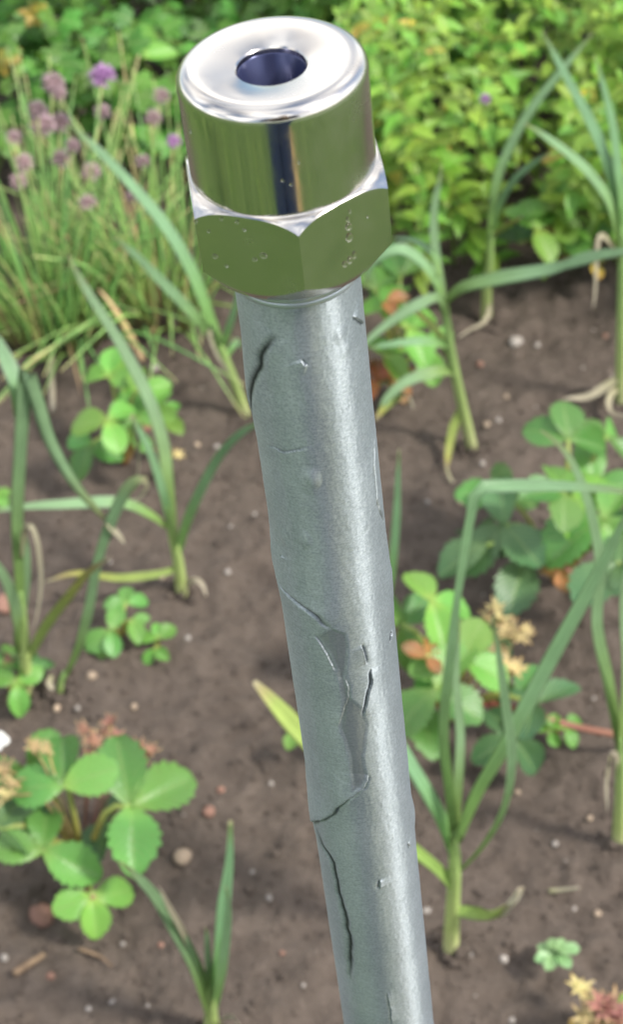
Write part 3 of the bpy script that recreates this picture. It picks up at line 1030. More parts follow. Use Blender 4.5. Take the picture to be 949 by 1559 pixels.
garlic("garlic plant right of the cap whose wide leaf reaches across to the right edge", (722, 672),
       [(706, 625), (694, 570), (685, 520), (676, 460)],
       [([(684, 510), (672, 450), (663, 390), (660, 325), (674, 250)], 5.6, .04, g_),
        ([(680, 480), (664, 430), (643, 400), (615, 380), (590, 384), (565, 405), (555, 440)], 5.4, -.01, g_, [(0, .5), (.3, .9), (.6, 1), (1, .2)], {"fold": .3}),
        ([(670, 420), (660, 388), (632, 368), (596, 362)], 3.8, .05, g_),
        ([(672, 470), (700, 440), (760, 424), (837, 410), (898, 392), (949, 384), (1000, 382)], 7.2, -.06, g_, [(0, .2), (.08, .6), (.35, 1), (.55, .8), (.6, .6), (.7, .85), (.85, .5), (1, .1)], {"fold": .25}),
        ([(684, 500), (670, 455), (640, 462), (600, 486), (566, 513), (540, 540)], 5.8, -.05, g_, [(0, .2), (.2, .6), (.5, 1), (1, .3)], {"fold": .3}),
        ([(690, 528), (650, 520), (610, 522), (560, 530)], 4.2, -.02, g_, None, {"fold": .5}),
        ([(692, 565), (660, 566), (620, 580), (590, 605), (572, 640)], 6.0, -.04, g_, None, {"fold": .5}),
        ([(690, 560), (668, 510), (640, 480), (612, 460)], 4.6, .02, y_),
        ([(612, 600), (596, 612), (584, 622), (570, 640)], 4.0, -.06, y_),
        ([(612, 600), (622, 603), (630, 622)], 2.6, -.06, d_, THIN),
        ([(703, 618), (690, 650), (682, 690), (680, 716)], 5.6, -.02, y_, THIN),
        ([(680, 712), (688, 732), (705, 742), (716, 752)], 1.8, -.05, d_, THIN),
        ], .0058)
garlic("garlic plant before the yellow green bush with one long leaf leaning right", (742, 478),
       [(742, 440), (746, 400), (748, 355)],
       [([(747, 375), (749, 330), (760, 262), (799, 181), (859, 103), (904, 50)], 5.8, .05, g_, None, {"fold": .25}),
        ([(749, 350), (760, 312), (781, 276), (810, 250), (838, 233)], 4.6, -.01, g_),
        ([(749, 358), (770, 342), (796, 330)], 5.0, -.03, y_),
        ([(742, 440), (745, 470), (738, 490), (715, 502), (697, 515)], 2.8, -.03, d_, THIN, {"wav": .4}),
        ], .0062)
garlic("tallest garlic plant at the upper right edge with withered tan leaves lying at its foot", (947, 610),
       [(946, 560), (947, 480), (948, 400), (946, 345)],
       [([(947, 380), (942, 320), (926, 255), (902, 194), (859, 112), (826, 48)], 6.8, .05, g_, None, {"fold": .35}),
        ([(947, 390), (930, 315), (900, 268), (868, 237), (830, 208), (800, 188)], 6.0, -.03, g_, None, {"fold": .4}),
        ([(948, 370), (946, 300), (940, 255), (930, 180), (906, 84)], 6.0, .0, g_),
        ([(949, 380), (955, 300), (965, 220), (990, 130)], 6.5, .02, g_),
        ([(946, 400), (930, 370), (914, 360), (909, 390), (907, 440), (904, 470)], 3.2, -.03, d_, THIN),
        ([(944, 572), (918, 592), (890, 604), (858, 608)], 5.0, -.03, d_, THIN, {"fold": .6, "wav": .3}),
        ([(945, 590), (930, 600), (926, 620), (936, 632), (960, 636)], 4.2, -.05, d_, THIN, {"fold": .6}),
        ], .0056)
garlic("short two leaved garlic plant at the bottom edge left of the pole", (322, 1575),
       [(321, 1530), (319, 1490)],
       [([(320, 1545), (295, 1470), (262, 1410), (228, 1356), (182, 1311)], 5.8, -.03, g_, None, {"fold": .4}),
        ([(300, 1470), (278, 1420), (256, 1380), (242, 1350)], 3.0, -.04, d_, THIN),
        ([(323, 1530), (331, 1460), (337, 1380), (347, 1310), (350, 1250)], 6.0, .0, g_, [(0, .6), (.3, 1), (.6, 1), (.8, .6), (1, .3)], {"fold": .5}),
        ([(324, 1540), (338, 1460), (346, 1390), (344, 1350)], 5.0, -.03, g_, THIN),
        ([(319, 1510), (315, 1450), (313, 1412)], 3.4, -.02, g_),
        ([(330, 1566), (340, 1550), (352, 1548), (366, 1560)], 2.4, -.04, d_, THIN),
        ], .0060)
garlic("lone narrow garlic leaf rising directly behind the right side of the pole", (588, 935),
       [(590, 920), (592, 905)],
       [([(589, 930), (596, 860), (602, 790), (605, 730), (608, 684)], 5.0, .0, g_, [(0, .6), (.3, 1), (.6, .9), (.85, .5), (1, .15)], {"fold": .4})], .0045)


JB = Join()
for b in BASES:
    for k in range(26):
        a, rr = random.uniform(0, 6.28), random.uniform(.004, .020)
        s_ = random.uniform(.0015, .0050) * (1.2 - rr * 25)
        p = Vector((b.x + math.cos(a) * rr, b.y + math.sin(a) * rr, 0))
        p.z = sh(p) + s_ * .3 + max(0, .004 - rr * .25)
        JB.add(random.choice(crumb_parts), Matrix.Translation(p) @ Matrix.Rotation(a * 3, 4, 'Z') @ Matrix.Diagonal((s_, s_, s_, 1)))
tag(add("soil_crumbs", JB.mesh(M_soil, "soil_crumbs")), "clods of soil heaped round the garlic stems", None, None, "stuff")


# ------------------------------------------------------------------ strawberry plants
def leaflet_part(seed, obov=0.58, wid=0.38, nv=30, nu=9, teeth=7):
    rr = random.Random(seed)
    cup, droop = rr.uniform(.10, .30), rr.uniform(.05, .3)
    vs, fs, uv = [], [], []
    for i in range(nv):
        t = i / (nv - 1)
        w = wid * (math.sin(math.pi * t ** (math.log(.5) / math.log(obov))) ** .62) if 0 < t < 1 else 0.012
        tooth = 1 + (.22 if .12 < t < .97 else .0) * (((t * teeth) % 1) - .6)
        for j in range(nu):
            a = -1 + 2 * j / (nu - 1)
            x = a * w * (tooth if abs(a) > .9 else 1)
            ribs = .006 * math.sin((t * 9 - abs(a) * 3.2) * 2 * math.pi) * (1 - abs(a)) ** .3 * abs(a) ** .4
            z = cup * 1.5 * w * abs(a) ** 1.05 - droop * t * t + ribs + .015 * math.sin(5 * t + a * 3 + seed)
            vs.append(Vector((x, t + .03 * a * a * (t - .5) + (.02 * (((t * teeth) % 1) - .5) if abs(a) > .9 else 0), z)))
            uv.append(((a + 1) / 2, t))
        if i:
            for j in range(nu - 1):
                p = (i - 1) * nu + j
                fs.append((p, p + 1, p + nu + 1, p + nu))
    return vs, fs, uv


LEAFLETS = [leaflet_part(s) for s in range(5)]
LM = {}
def leaflet_mesh(mat):
    k = (mat.name, random.randrange(5))
    if k not in LM: LM[k] = M(LEAFLETS[k[1]], mat, "leaflet")
    return LM[k]


def strawberry(label, base, leaves, trusses=(), runners=(), group="strawberry plants in the bed", cat="strawberry plant", name="strawberry_plant"):
    """leaves: (px, py, height m, leaflet length mm, angles, material)"""
    b = G(*base)
    pl = empty(name, (b.x, b.y, 0), label, cat, group)
    for px, py, h, ln, angs, mat in leaves:
        nd = G(px, py, h)
        nrm = Vector((random.uniform(-.38, .38), random.uniform(-.65, .05), 1)).normalized()
        mid = b.lerp(nd, .55) + Vector((0, 0, h * .30))
        pr = .0013 + ln * .00002
        pet = add("leaf", M(tube([Vector((b.x, b.y, -.004)), mid, nd], [(0, pr * 1.25), (1, pr * .8)], 7, 9), M_petiole, "petiole"), pl)
        for a in angs:
            a = R(a + random.uniform(-11, 11))
            dr = Vector((math.cos(a), math.sin(a) / .80, 0))
            dr = (dr - nrm * dr.dot(nrm)).normalized()
            tilt = Vector((0, 0, random.uniform(-.35, .35)))
            nn = (nrm + Vector((random.uniform(-.15, .15), random.uniform(-.15, .1), 0))).normalized()
            s = ln * .00095 * random.uniform(.82, 1.10)
            add("leaflet", leaflet_mesh(mat), pet, None, place(nd, dr + tilt, nn, (s * random.uniform(.85, 1.12), s, s * random.uniform(.8, 1.6))))
    for kind, pts in trusses:
        mat = {"red": M_calyx_red, "tan": M_calyx_tan}[kind]
        for px, py, h, s in pts:
            calyx(pl, G(px, py, h), s, mat, b)
    for pts, r, mat in runners:
        add("runner", M(tube([G(x, y, h) for x, y, h in pts], r, 8, 16), mat, "runner"), pl)
    return pl


def calyx_part(seed):
    rr = random.Random(seed)
    J = Join()
    J.add(lump_mesh(seed + 50, .9, .4, 1), Matrix.Diagonal((.30, .30, .30, 1)))
    for k in range(9):
        a = k / 9 * 6.28 + rr.uniform(-.2, .2)
        up = rr.uniform(-.3, .7)
        d = Vector((math.cos(a), math.sin(a), up)).normalized()
        P = [Vector((0, 0, 0)), d * .5 + Vector((0, 0, .05)), d * rr.uniform(.8, 1.1) + Vector((0, 0, rr.uniform(-.1, .35)))]
        J.add(strap(P, .17, hint=(0, 0, 1), thick=.03, n=6, prof=[(0, .6), (.4, 1), (1, .1)]))
    return J.v, J.f, J.uv


CALYX = [calyx_part(s) for s in range(4)]
CM = {}
def calyx(pl, p, s, mat, b):
    k = (mat.name, random.randrange(4))
    if k not in CM: CM[k] = M(CALYX[k[1]], mat, "dried_calyx")
    add("dried_calyx", CM[k], pl, None, place(p, (random.uniform(-1, 1), 1, random.uniform(-.3, .3)), (random.uniform(-.4, .4), -.5, 1), s))
    mid = b.lerp(p, .5) + Vector((random.uniform(-.01, .01), 0, p.z * .4))
    add("flower_stalk", M(tube([Vector((b.x, b.y, 0)), mid, p], .0007, 5, 8), mat, "flower_stalk"), pl)


a_, l_, k_, r_ = M_straw, M_straw_lime, M_straw_dark, M_straw_red
strawberry("large strawberry plant at lower left with fresh green leaves and a red stalked young leaf", (127, 1312),
           [(97, 1196, .085, 43, (98, 198, 22), a_), (198, 1228, .075, 50, (118, 20, -80), a_), (66, 1296, .05, 45, (188, -12, 95), a_),
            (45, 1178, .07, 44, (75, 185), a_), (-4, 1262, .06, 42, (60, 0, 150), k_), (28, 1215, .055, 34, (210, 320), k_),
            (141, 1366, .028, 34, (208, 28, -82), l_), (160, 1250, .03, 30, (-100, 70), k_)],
           [("red", [(128, 1112, .05, .009), (168, 1100, .05, .009), (178, 1122, .05, .008), (142, 1128, .05, .009), (158, 1118, .04, .008), (212, 1140, .05, .009), (228, 1146, .05, .009), (198, 1148, .045, .008), (220, 1160, .04, .008), (135, 1148, .04, .007)]),
            ("tan", [(8, 1172, .08, .010), (20, 1192, .08, .011), (10, 1212, .08, .011), (50, 1137, .11, .008), (72, 1140, .11, .007)])],
           [([(128, 1308, .01), (124, 1330, .012), (132, 1352, .02), (142, 1368, .028)], .0022, M_runner)])
strawberry("lime green strawberry plant in the shade of the chives at upper left", (190, 700),
           [(165, 572, .085, 29, (175, 70, -20), l_), (188, 590, .07, 27, (100, 10, -70), l_), (165, 640, .08, 33, (165, 30, -60), l_), (140, 676, .05, 30, (140, -30, 230), a_), (205, 635, .06, 26, (80, -20, 200), a_),
            (232, 625, .06, 30, (60, -30, 150), l_), (215, 598, .09, 30, (20, 100), l_), (200, 660, .05, 28, (-40, 40), a_), (252, 640, .04, 24, (70, -40), l_)],
           [("red", [(224, 655, .06, .006)]), ("tan", [(270, 694, .03, .007)])])
strawberry("broad leaved strawberry plant at the right edge with dark lower leaves and red stalks", (850, 880),
           [(866, 668, .13, 36, (160, 100, 0), a_), (858, 748, .11, 40, (110, 205, -80), a_), (868, 770, .10, 38, (60, -60, 20), l_), (925, 665, .11, 38, (150, 40, -40), a_),
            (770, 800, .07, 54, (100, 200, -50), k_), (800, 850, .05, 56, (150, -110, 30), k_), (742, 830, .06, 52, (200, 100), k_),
            (920, 790, .10, 54, (200, 60, -40), a_), (945, 860, .09, 60, (215, -70, 80), k_), (905, 740, .09, 38, (100, -10), a_), (760, 755, .06, 36, (80, 180, 0), a_), (855, 866, .06, 19, (80, -80, 190), r_)],
           [("red", [(852, 858, .04, .012), (862, 878, .03, .012), (846, 868, .03, .011)])])
strawberry("strawberry plant right behind the pole with rusty orange leaf and withered tan flowers", (690, 1090),
           [(658, 915, .11, 40, (112, 10, -75), l_), (612, 950, .08, 38, (60, -60, 170), a_), (664, 1050, .085, 42, (40, -30, 205), a_), (705, 1000, .09, 38, (60, -20, 190), l_),
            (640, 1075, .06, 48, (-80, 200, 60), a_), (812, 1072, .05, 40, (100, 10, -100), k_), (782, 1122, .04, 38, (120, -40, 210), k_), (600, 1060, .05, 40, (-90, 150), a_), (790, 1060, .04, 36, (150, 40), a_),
            (650, 1000, .10, 19, (60, -50, 170), r_), (735, 955, .06, 34, (200, -60), k_)],
           [("tan", [(762, 945, .09, .012), (778, 962, .09, .013), (792, 972, .09, .012), (770, 1018, .07, .013), (785, 1022, .07, .011), (755, 925, .09, .009), (760, 990, .08, .010), (742, 940, .08, .008), (800, 962, .085, .008)])],
           [([(720, 1068, .03), (790, 1080, .03), (870, 1105, .02), (950, 1120, .02), (1010, 1128, .015)], .0026, M_runner)])
strawberry("young leaf cluster budding on the red strawberry runner at the right", (850, 1110),
           [(838, 1112, .02, 14, (150, 60, -60), l_), (862, 1108, .02, 16, (40, -40, 160), l_)])
strawberry("strawberry plant beside the pole under the cap with a bright orange dying leaf", (600, 590),
           [(588, 470, .09, 38, (70, 150, -30), l_), (622, 500, .08, 36, (40, -60, 130), l_), (570, 440, .09, 36, (60, 130), a_), (585, 540, .05, 34, (20, -50, 120), l_), (610, 420, .09, 34, (100, 20, 170), a_),
            (650, 530, .05, 32, (-80, 30), l_), (600, 575, .025, 24, (160, 20, -50), r_), (578, 585, .02, 26, (90, 200), r_), (588, 460, .10, 20, (20, -60), r_)])
strawberry("small seedling strawberry with five grey green leaves left of the pole", (185, 975),
           [(192, 918, .03, 20, (100, 10, 190), a_), (168, 960, .025, 22, (200, -80, 80), a_), (200, 945, .025, 18, (20, -50), a_), (150, 980, .015, 16, (200, -50), l_)])
strawberry("tiny bright green strawberry seedling nearest the left side of the pole", (240, 990),
           [(240, 972, .018, 17, (100, 20, 170), l_), (236, 988, .012, 15, (220, -50), l_)])
strawberry("small strawberry plant at the foot of the left edge garlic", (15, 1050),
           [(24, 1040, .02, 24, (-80, 30, 160), l_), (5, 1010, .03, 28, (60, 160, 0), a_), (50, 1018, .02, 16, (20, 100), a_)],
           [("red", [(12, 1005, .03, .007)])])
strawberry("strawberry leaf clump growing at the foot of the bush at right", (835, 400),
           [(840, 318, .10, 36, (100, 200, -20), l_), (818, 348, .09, 36, (160, 60, -60), l_), (856, 350, .08, 38, (30, -70, 120), l_), (886, 300, .10, 36, (80, 160, 0), a_), (880, 355, .06, 32, (0, 60, -90), a_), (905, 400, .03, 24, (-60, 60, 150), M_bush_y), (790, 370, .04, 30, (160, 80), k_)])
strawberry("dying yellow and red strawberry truss at the bottom right corner", (930, 1575),
           [(940, 1545, .03, 22, (150, 60, -20), l_), (900, 1570, .02, 20, (150, 60), M_bush_y)],
           [("tan", [(882, 1505, .02, .012), (905, 1535, .03, .013), (938, 1528, .03, .012), (892, 1552, .03, .012), (925, 1552, .02, .012)]), ("red", [(918, 1530, .04, .013), (934, 1542, .035, .013), (905, 1552, .03, .012), (945, 1555, .03, .013)])],
           group="strawberry plants in the bed")
strawberry("single small green leaf tucked against the left side of the pole", (470, 1135), [(452, 1112, .03, 20, (-115, -40), l_)])
strawberry("yellow leaved seedling at the left edge above the long garlic leaf", (0, 765), [(-6, 752, .02, 16, (20, 120, -40), l_)])

# white strawberry flower at the left edge
fb = G(-4, 1150, 0.0)
fl = empty("strawberry_flower", G(-4, 1150, 0), "white strawberry flower cut by the left edge beside the large strawberry plant", "flower")
fp = G(-6, 1128, .09)
add("stalk", M(tube([fb, fp], .0009, 6, 6), M_petiole, "stalk"), fl)
pm = M(leaflet_part(3, .6, .5, 8, 5, 0), M_petal, "petal")
for k in range(5):
    a = k / 5 * 6.28
    add("petal", pm, fl, None, place(fp, (math.cos(a), math.sin(a), .15), (0, -.5, 1), .009))

# rosette weed ----------------------------------------------------------------
rb = G(845, 1468)
ros = empty("rosette_weed", (rb.x, rb.y, 0), "little rosette of fleshy green leaves on the soil at bottom right", "weed")
rm = M(leaflet_part(9, .68, .34, 9, 5, 0), M_rosette, "rosette_leaf")
for k, (a, s) in enumerate(((95, 15), (150, 14), (195, 15), (235, 15), (280, 10), (310, 15), (5, 16), (50, 11), (125, 9), (340, 9))):
    a = R(a)
    add("leaf", rm, ros, None, place(Vector((rb.x, rb.y, .008 + .001 * k)), (math.cos(a), math.sin(a) / .8, .22), (0, -.2, 1), s * .001))

# ------------------------------------------------------------------ chives
def chive_head_part(seed, size=1.0):
    rr = random.Random(seed)
    J = Join()
    J.add(lump_mesh(seed, 1.0, .1, 1), Matrix.Diagonal((.45, .45, .40, 1)))
    n = 46
    for k in range(n):
        z = 1 - 1.55 * (k + .5) / n
        a = k * 2.39996
        r = math.sqrt(max(0, 1 - z * z))
        d = Vector((r * math.cos(a), r * math.sin(a), z))
        d = (d + Vector((rr.uniform(-.15, .15),) * 3)).normalized()
        s = d.orthogonal().normalized()
        P = [d * .25, d * .7 + s * .03, d * rr.uniform(.9, 1.12) + s * rr.uniform(-.1, .1)]
        J.add(strap(P, .13, hint=s, thick=.05, fold=.5, n=5, prof=[(0, .3), (.5, .8), (.8, 1), (1, .15)]))
    return J.v, J.f, J.uv


HEADS = [chive_head_part(s) for s in range(3)]
HM = {}


def chives(label, base, spread, n, aim, hl, heads, yellow, tilt):
    b = G(*base)
    pl = empty("chive_clump", (b.x, b.y, 0), label, "chives", "clumps of flowering chives")
    for k in range(n):
        a, rr = random.uniform(0, 6.28), math.sqrt(random.random()) * spread
        p0 = Vector((b.x + rr * math.cos(a), b.y + rr * math.sin(a) * .8, -.003))
        hgt = random.uniform(*hl)
        lean = Vector((math.cos(a) * random.uniform(.1, .55) + tilt[0] + random.gauss(0, .12), math.sin(a) * random.uniform(.1, .5) + tilt[1] + random.gauss(0, .1), 1))
        p1 = p0 + lean * hgt * .5
        bend = random.uniform(.0, .6)
        if random.random() < .22:
            lean = Vector((lean.x * 1.8, lean.y - .9, .8)); p1 = p0 + lean * hgt * .45; bend = .7; hgt *= .6; p1 = p0 + lean * hgt * .45
        p2 = p0 + lean * hgt * .9 + Vector((lean.x * bend * hgt * .5, lean.y * bend * hgt * .4, -bend * hgt * .28))
        mat = M_chive_y if random.random() < yellow else M_chive
        r0 = random.uniform(.0009, .0016)
        add("leaf", M(tube([p0, p1, p2], [(0, r0), (.6, r0 * .9), (1, r0 * .25)], 5, 9), mat, "chive_leaf"), pl)
    for px, py, dy, s, kind in heads:
        p = V(px, py, b.y + dy)
        mat = M_flower if kind else M_flower_old
        k = (mat.name, random.randrange(3))
        if k not in HM: HM[k] = M(HEADS[k[1]], mat, "flower_head")
        q = Vector((b.x + random.uniform(-.5, .5) * spread, b.y + random.uniform(-.5, .5) * spread, 0))
        st = add("flower_stalk", M(tube([q, q.lerp(p, .55) + Vector((0, .004, .012)), p], [(0, .0015), (1, .001)], 6, 12), M_chive, "flower_stalk"), pl)
        hd = add("flower_head", HM[k], st, None, place(p, (random.uniform(-.3, .3), 1, random.uniform(-.2, .2)), (random.uniform(-.3, .3), -.2, 1), s * .001))
        hd["label"] = "bright purple flower head" if kind else "faded mauve flower head"


chives("chive clump at the left edge with drooping leaves and purple flower heads", (85, 500), .050, 190, None, (.10, .26),
       [(80, 128, .06, 10.5, 0), (156, 117, .04, 12, 1), (56, 168, .02, 9, 0), (64, 192, .03, 12, 0), (92, 188, .05, 10, 0), (20, 210, .0, 7, 0), (36, 248, .0, 9, 0), (28, 276, -.01, 8, 0),
        (92, 243, .02, 9, 0), (156, 171, .05, 8, 0), (110, 223, .03, 7, 0), (138, 263, .01, 9, 0), (133, 309, -.02, 8, 0), (88, 142, .07, 8, 0)], .08, (-.12, .05))
chives("yellowing chive clump close to the left side of the cap", (245, 470), .044, 130, None, (.11, .25),
       [(245, 147, .03, 8, 0), (233, 180, .02, 8, 0), (217, 246, .0, 7, 0), (264, 216, .03, 7, 1), (200, 300, -.02, 6, 0)], .22, (-.05, .05))


# ------------------------------------------------------------------ bushes
def lance_part(seed, wid=.22, nv=9, nu=5):
    rr = random.Random(seed)
    fold, droop, tw = rr.uniform(.15, .5), rr.uniform(.1, .45), rr.uniform(-.2, .2)
    vs, fs, uv = [], [], []
    for i in range(nv):
        t = i / (nv - 1)
        w = wid * (math.sin(math.pi * min(t * .93 + .07, 1) ** .85) ** .8) + .008
        for j in range(nu):
            a = -1 + 2 * j / (nu - 1)
            vs.append(Vector((a * w + tw * t * t * .3, t, fold * w * abs(a) - droop * t * t + .02 * math.sin(8 * t + 2 * a))))
            uv.append(((a + 1) / 2, t))
        if i:
            for j in range(nu - 1):
                p = (i - 1) * nu + j
                fs.append((p, p + 1, p + nu + 1, p + nu))
    return vs, fs, uv


def lobed_part(seed):
    rr = random.Random(seed)
    vs, fs, uv = [Vector((0, 0, 0))], [], [(0.5, 0)]
    n = 28
    rings = (.45, .8, 1.0)
    lobes = [(0, 1.0), (-48, .86), (48, .86), (-92, .55), (92, .55)]
    for q, rg in enumerate(rings):
        for k in range(n):
            a = -125 + 250 * k / (n - 1)
            r = 0.18
            for c, l in lobes:
                r = max(r, l * max(0, 1 - (abs(a - c) / 30) ** 2) ** .5)
            r *= 1 + .10 * math.sin(a * .42 + seed)
            th = R(a)
            rr_ = r * rg
            z = .12 * rr_ * math.sin(3 * th + seed) - .22 * rr_ ** 2 + .05 * math.cos(a * .2)
            vs.append(Vector((math.sin(th) * rr_, math.cos(th) * rr_ * .95 + .1 * rg, z * rg)))
            uv.append((.5 + .5 * math.sin(th) * rr_, rr_))
    for k in range(n - 1):
        fs.append((0, 1 + k + 1, 1 + k))
        for q in range(2):
            b0, b1 = 1 + q * n, 1 + (q + 1) * n
            fs.append((b0 + k, b0 + k + 1, b1 + k + 1, b1 + k))
    fs = [tuple(reversed(f)) for f in fs]
    return vs, fs, uv


def bush(name, label, cat, at, stems, leaves, parts, mats, stem_mat, fol_name="foliage"):
    """stems: list of tube parts; leaves: (matrix, material index)"""
    pl = empty(name, at, label, cat)
    J = Join()
    for s in stems: J.add(s)
    o = add("stem", J.mesh(stem_mat, "stems"), pl)
    cells = {}
    for i, (mtx, mi, kind) in enumerate(leaves):
        c = mtx @ Vector((0, .5, 0))
        x, y, z = proj(c)
        if -30 < x < IW + 30 and -30 < y < IH:
            cells.setdefault((int(x // 26), int(y // 26)), []).append((z, i))
    order = []
    for c in cells.values():
        c.sort()
        order += [(rk, z, i) for rk, (z, i) in enumerate(c)]
    order.sort()
    chosen = set(i for _, _, i in order[:300])
    shared = {}
    rest = [Join() for _ in mats]
    for i, (mtx, mi, kind) in enumerate(leaves):
        if i in chosen:
            if (kind, mi) not in shared: shared[(kind, mi)] = M(parts[kind], mats[mi], "leaf")
            add("leaf", shared[(kind, mi)], pl, None, mtx)
        else:
            rest[mi].add(parts[kind], mtx)
    J2 = Join()
    me_faces = []
    for mi, j in enumerate(rest):
        off = len(J2.v)
        J2.v += j.v; J2.f += [tuple(off + k for k in f) for f in j.f]; J2.uv += j.uv; J2.tone += j.tone
        me_faces += [mi] * len(j.f)
    me = J2.mesh(mats[0], fol_name)
    for m in mats[1:]: me.materials.append(m)
    me.polygons.foreach_set("material_index", np.array(me_faces, dtype=np.int32))
    tag(add(fol_name, me, pl), None, None, None, "stuff")
    return pl


LANCE = [lance_part(s) for s in range(5)]
LOBED = [lobed_part(s) for s in range(5)]


def lance_bush(x0, x1, y0, y1, nxs, nys, hmin, hmax, L0, L1, yel):
    stems, leaves = [], []
    for iy in range(nys):
        for ix in range(nxs):
            x = x0 + (x1 - x0) * (ix + random.uniform(.1, .9)) / nxs
            y = y0 + (y1 - y0) * (iy + random.uniform(.1, .9)) / nys
            fr = 1 - iy / max(1, nys - 1)
            hgt = random.uniform(hmin, hmax) * (1 - .25 * fr)
            lean = Vector((random.gauss(0, .22), -.34 * fr + random.gauss(0, .16), 1))
            p0 = Vector((x, y, -.004)); p1 = p0 + lean * hgt * .5
            p2 = p1 + (lean + Vector((random.gauss(0, .2), random.gauss(-.12, .15), .1))) * hgt * .5
            S = catmull([p0, p1, p2], 14)
            stems.append(tube([p0, p1, p2], [(0, .0019), (1, .0008)], 5, 8))
            L = sum((S[k + 1] - S[k]).length for k in range(13))
            nn = int(L / .019)
            az = random.uniform(0, 3.14)
            for k in range(nn):
                t = .05 + .95 * (k + 1) / nn
                f = t * 13; i = min(int(f), 12)
                p = S[i].lerp(S[i + 1], f - i)
                T = (S[i + 1] - S[i]).normalized()
                az += 1.57 + random.gauss(0, .2)
                A = T.orthogonal().normalized(); B = T.cross(A)
                for sgn in (0, math.pi):
                    if t < .3 and random.random() < .2: continue
                    q = az + sgn
                    out = A * math.cos(q) + B * math.sin(q)
                    upw = .25 + 1.0 * max(0, t - .75) * 3 + random.gauss(0, .18)
                    dr = out + T * upw
                    s = random.uniform(L0, L1) * (1.0 if t < .88 else .72)
                    yy = 1 if random.random() < yel * (1.6 if t < .6 else .7) else 0
                    leaves.append((place(p, dr, T + Vector((0, 0, .4)) - out * .2, s), yy, random.randrange(5)))
    return stems, leaves


stems, leaves = lance_bush(.020, .50, 1.58, 2.15, 16, 10, .22, .36, .022, .031, .035)
bush("herb_bush", "yellow green bush of pointed leaves filling the upper right corner", "bush", (.25, 1.85, 0), stems, leaves, LANCE, [M_bush, M_bush_y], M_green_stem)

stems, leaves = [], []
for k in range(190):
    x = random.uniform(-.46, .10); y = 1.74 + random.random() ** 1.2 * .55
    if x > .02 and y < 1.86: y += .1
    fr = 1 - (y - 1.74) / .55
    hgt = random.uniform(.14, .30) * (1 - .35 * fr)
    lean = Vector((random.gauss(0, .3), -.4 * fr + random.gauss(0, .22), 1))
    p0 = Vector((x, y, -.004)); p1 = p0 + lean * hgt * .55; p2 = p0 + lean * hgt * .98 + Vector((lean.x * .03, -.02, -.01))
    stems.append(tube([p0, p1, p2], [(0, .0017), (1, .0008)], 5, 7))
    S = catmull([p0, p1, p2], 10)
    for c in (4, 6, 7, 8, 9):
        p = S[c]; T = (S[c] - S[c - 1]).normalized()
        for sgn in (-1, 1):
            a = random.uniform(-.5, .5) + (0 if sgn > 0 else math.pi)
            out = Vector((math.cos(a), math.sin(a) - .15, random.uniform(-.1, .35)))
            tipp = p + out * random.uniform(.006, .02)
            s = random.uniform(.015, .026)
            leaves.append((place(tipp, out + T * .3, Vector((random.gauss(0, .3), -.45 + random.gauss(0, .25), 1)), s), 0 if random.random() > .02 else 1, random.randrange(5)))
    leaves.append((place(p2, T + Vector((0, -.4, 0)), Vector((random.gauss(0, .2), -.8, 1)), random.uniform(.018, .027)), 0, random.randrange(5)))
bush("parsley_plant", "dark green bush of lobed parsley like leaves behind the chives at upper left", "herb bush", (-.18, 2.0, 0), stems, leaves, LOBED, [M_parsley, M_bush_y], M_green_stem)

# broad pale leaves among the parsley
for nm, label, base, px, py, h, s, ang in (("dock_leaf", "pale broad leaf standing out of the dark bush at the left edge", (22, 200), 22, 112, .10, .036, 20),
                                           ("dock_leaf", "pale broad leaf in the dark bush just left of the cap", (228, 200), 212, 84, .14, .036, 10)):
    b = G(*base)
    t = empty(nm, (b.x, b.y, 0), label, "leaf", "pale broad leaves in the dark bush")
    p = G(px, py, h)
    p.y = min(p.y, 1.78); 
    p = V(px, py, 1.74)
    add("stalk", M(tube([b, b.lerp(p, .6) + Vector((0, 0, .02)), p], .0012, 6, 8), M_green_stem, "stalk"), t)
    a = R(ang)
    add("blade", M(leaflet_part(2, .5, .3, 14, 7, 0), M_straw_lime, "blade"), t, None, place(p, (math.cos(a), math.sin(a), .1), (0, -.6, 1), s))

# two small purple blossoms
for k, (px, py, lab) in enumerate(((739, 151, "small lilac blossom on the yellow green bush"),)):
    p = V(px, py, 1.52)
    fb = G(742, 300)
    t = empty("lilac_blossom", (p.x, fb.y, 0), lab, "flower")
    add("stalk", M(tube([Vector((p.x, 1.62, 0)), Vector((p.x, 1.56, p.z * .7)), p], .0009, 6, 8), M_green_stem, "stalk"), t)
    add("flower_head", M(HEADS[0], M_flower, "blossom"), t, None, place(p, (0, 1, 0), (0, -.3, 1), .005))

# ------------------------------------------------------------------ pebbles, sticks
LUMPS = [lump_mesh(100 + s, random.uniform(.6, .85), .1, 2) for s in range(6)]
PM = {}
def pebble(px, py, rpx, mat, label, group=None, name="pebble", flat=1.0):
    p = G(px, py)
    r = rpx / F_PX * (p - CAM).length
    k = (mat.name, random.randrange(6))
    if k not in PM: PM[k] = M(LUMPS[k[1]], mat, "pebble")
    p.z = sh(p) + r * .35 * flat
    m = Matrix.Translation(p) @ Matrix.Rotation(random.uniform(0, 6.28), 4, 'Z') @ Matrix.Diagonal((r, r, r * flat, 1))
    return tag(add(name, PM[k], None, None, m), label, "pebble" if name == "pebble" else "stone", group)


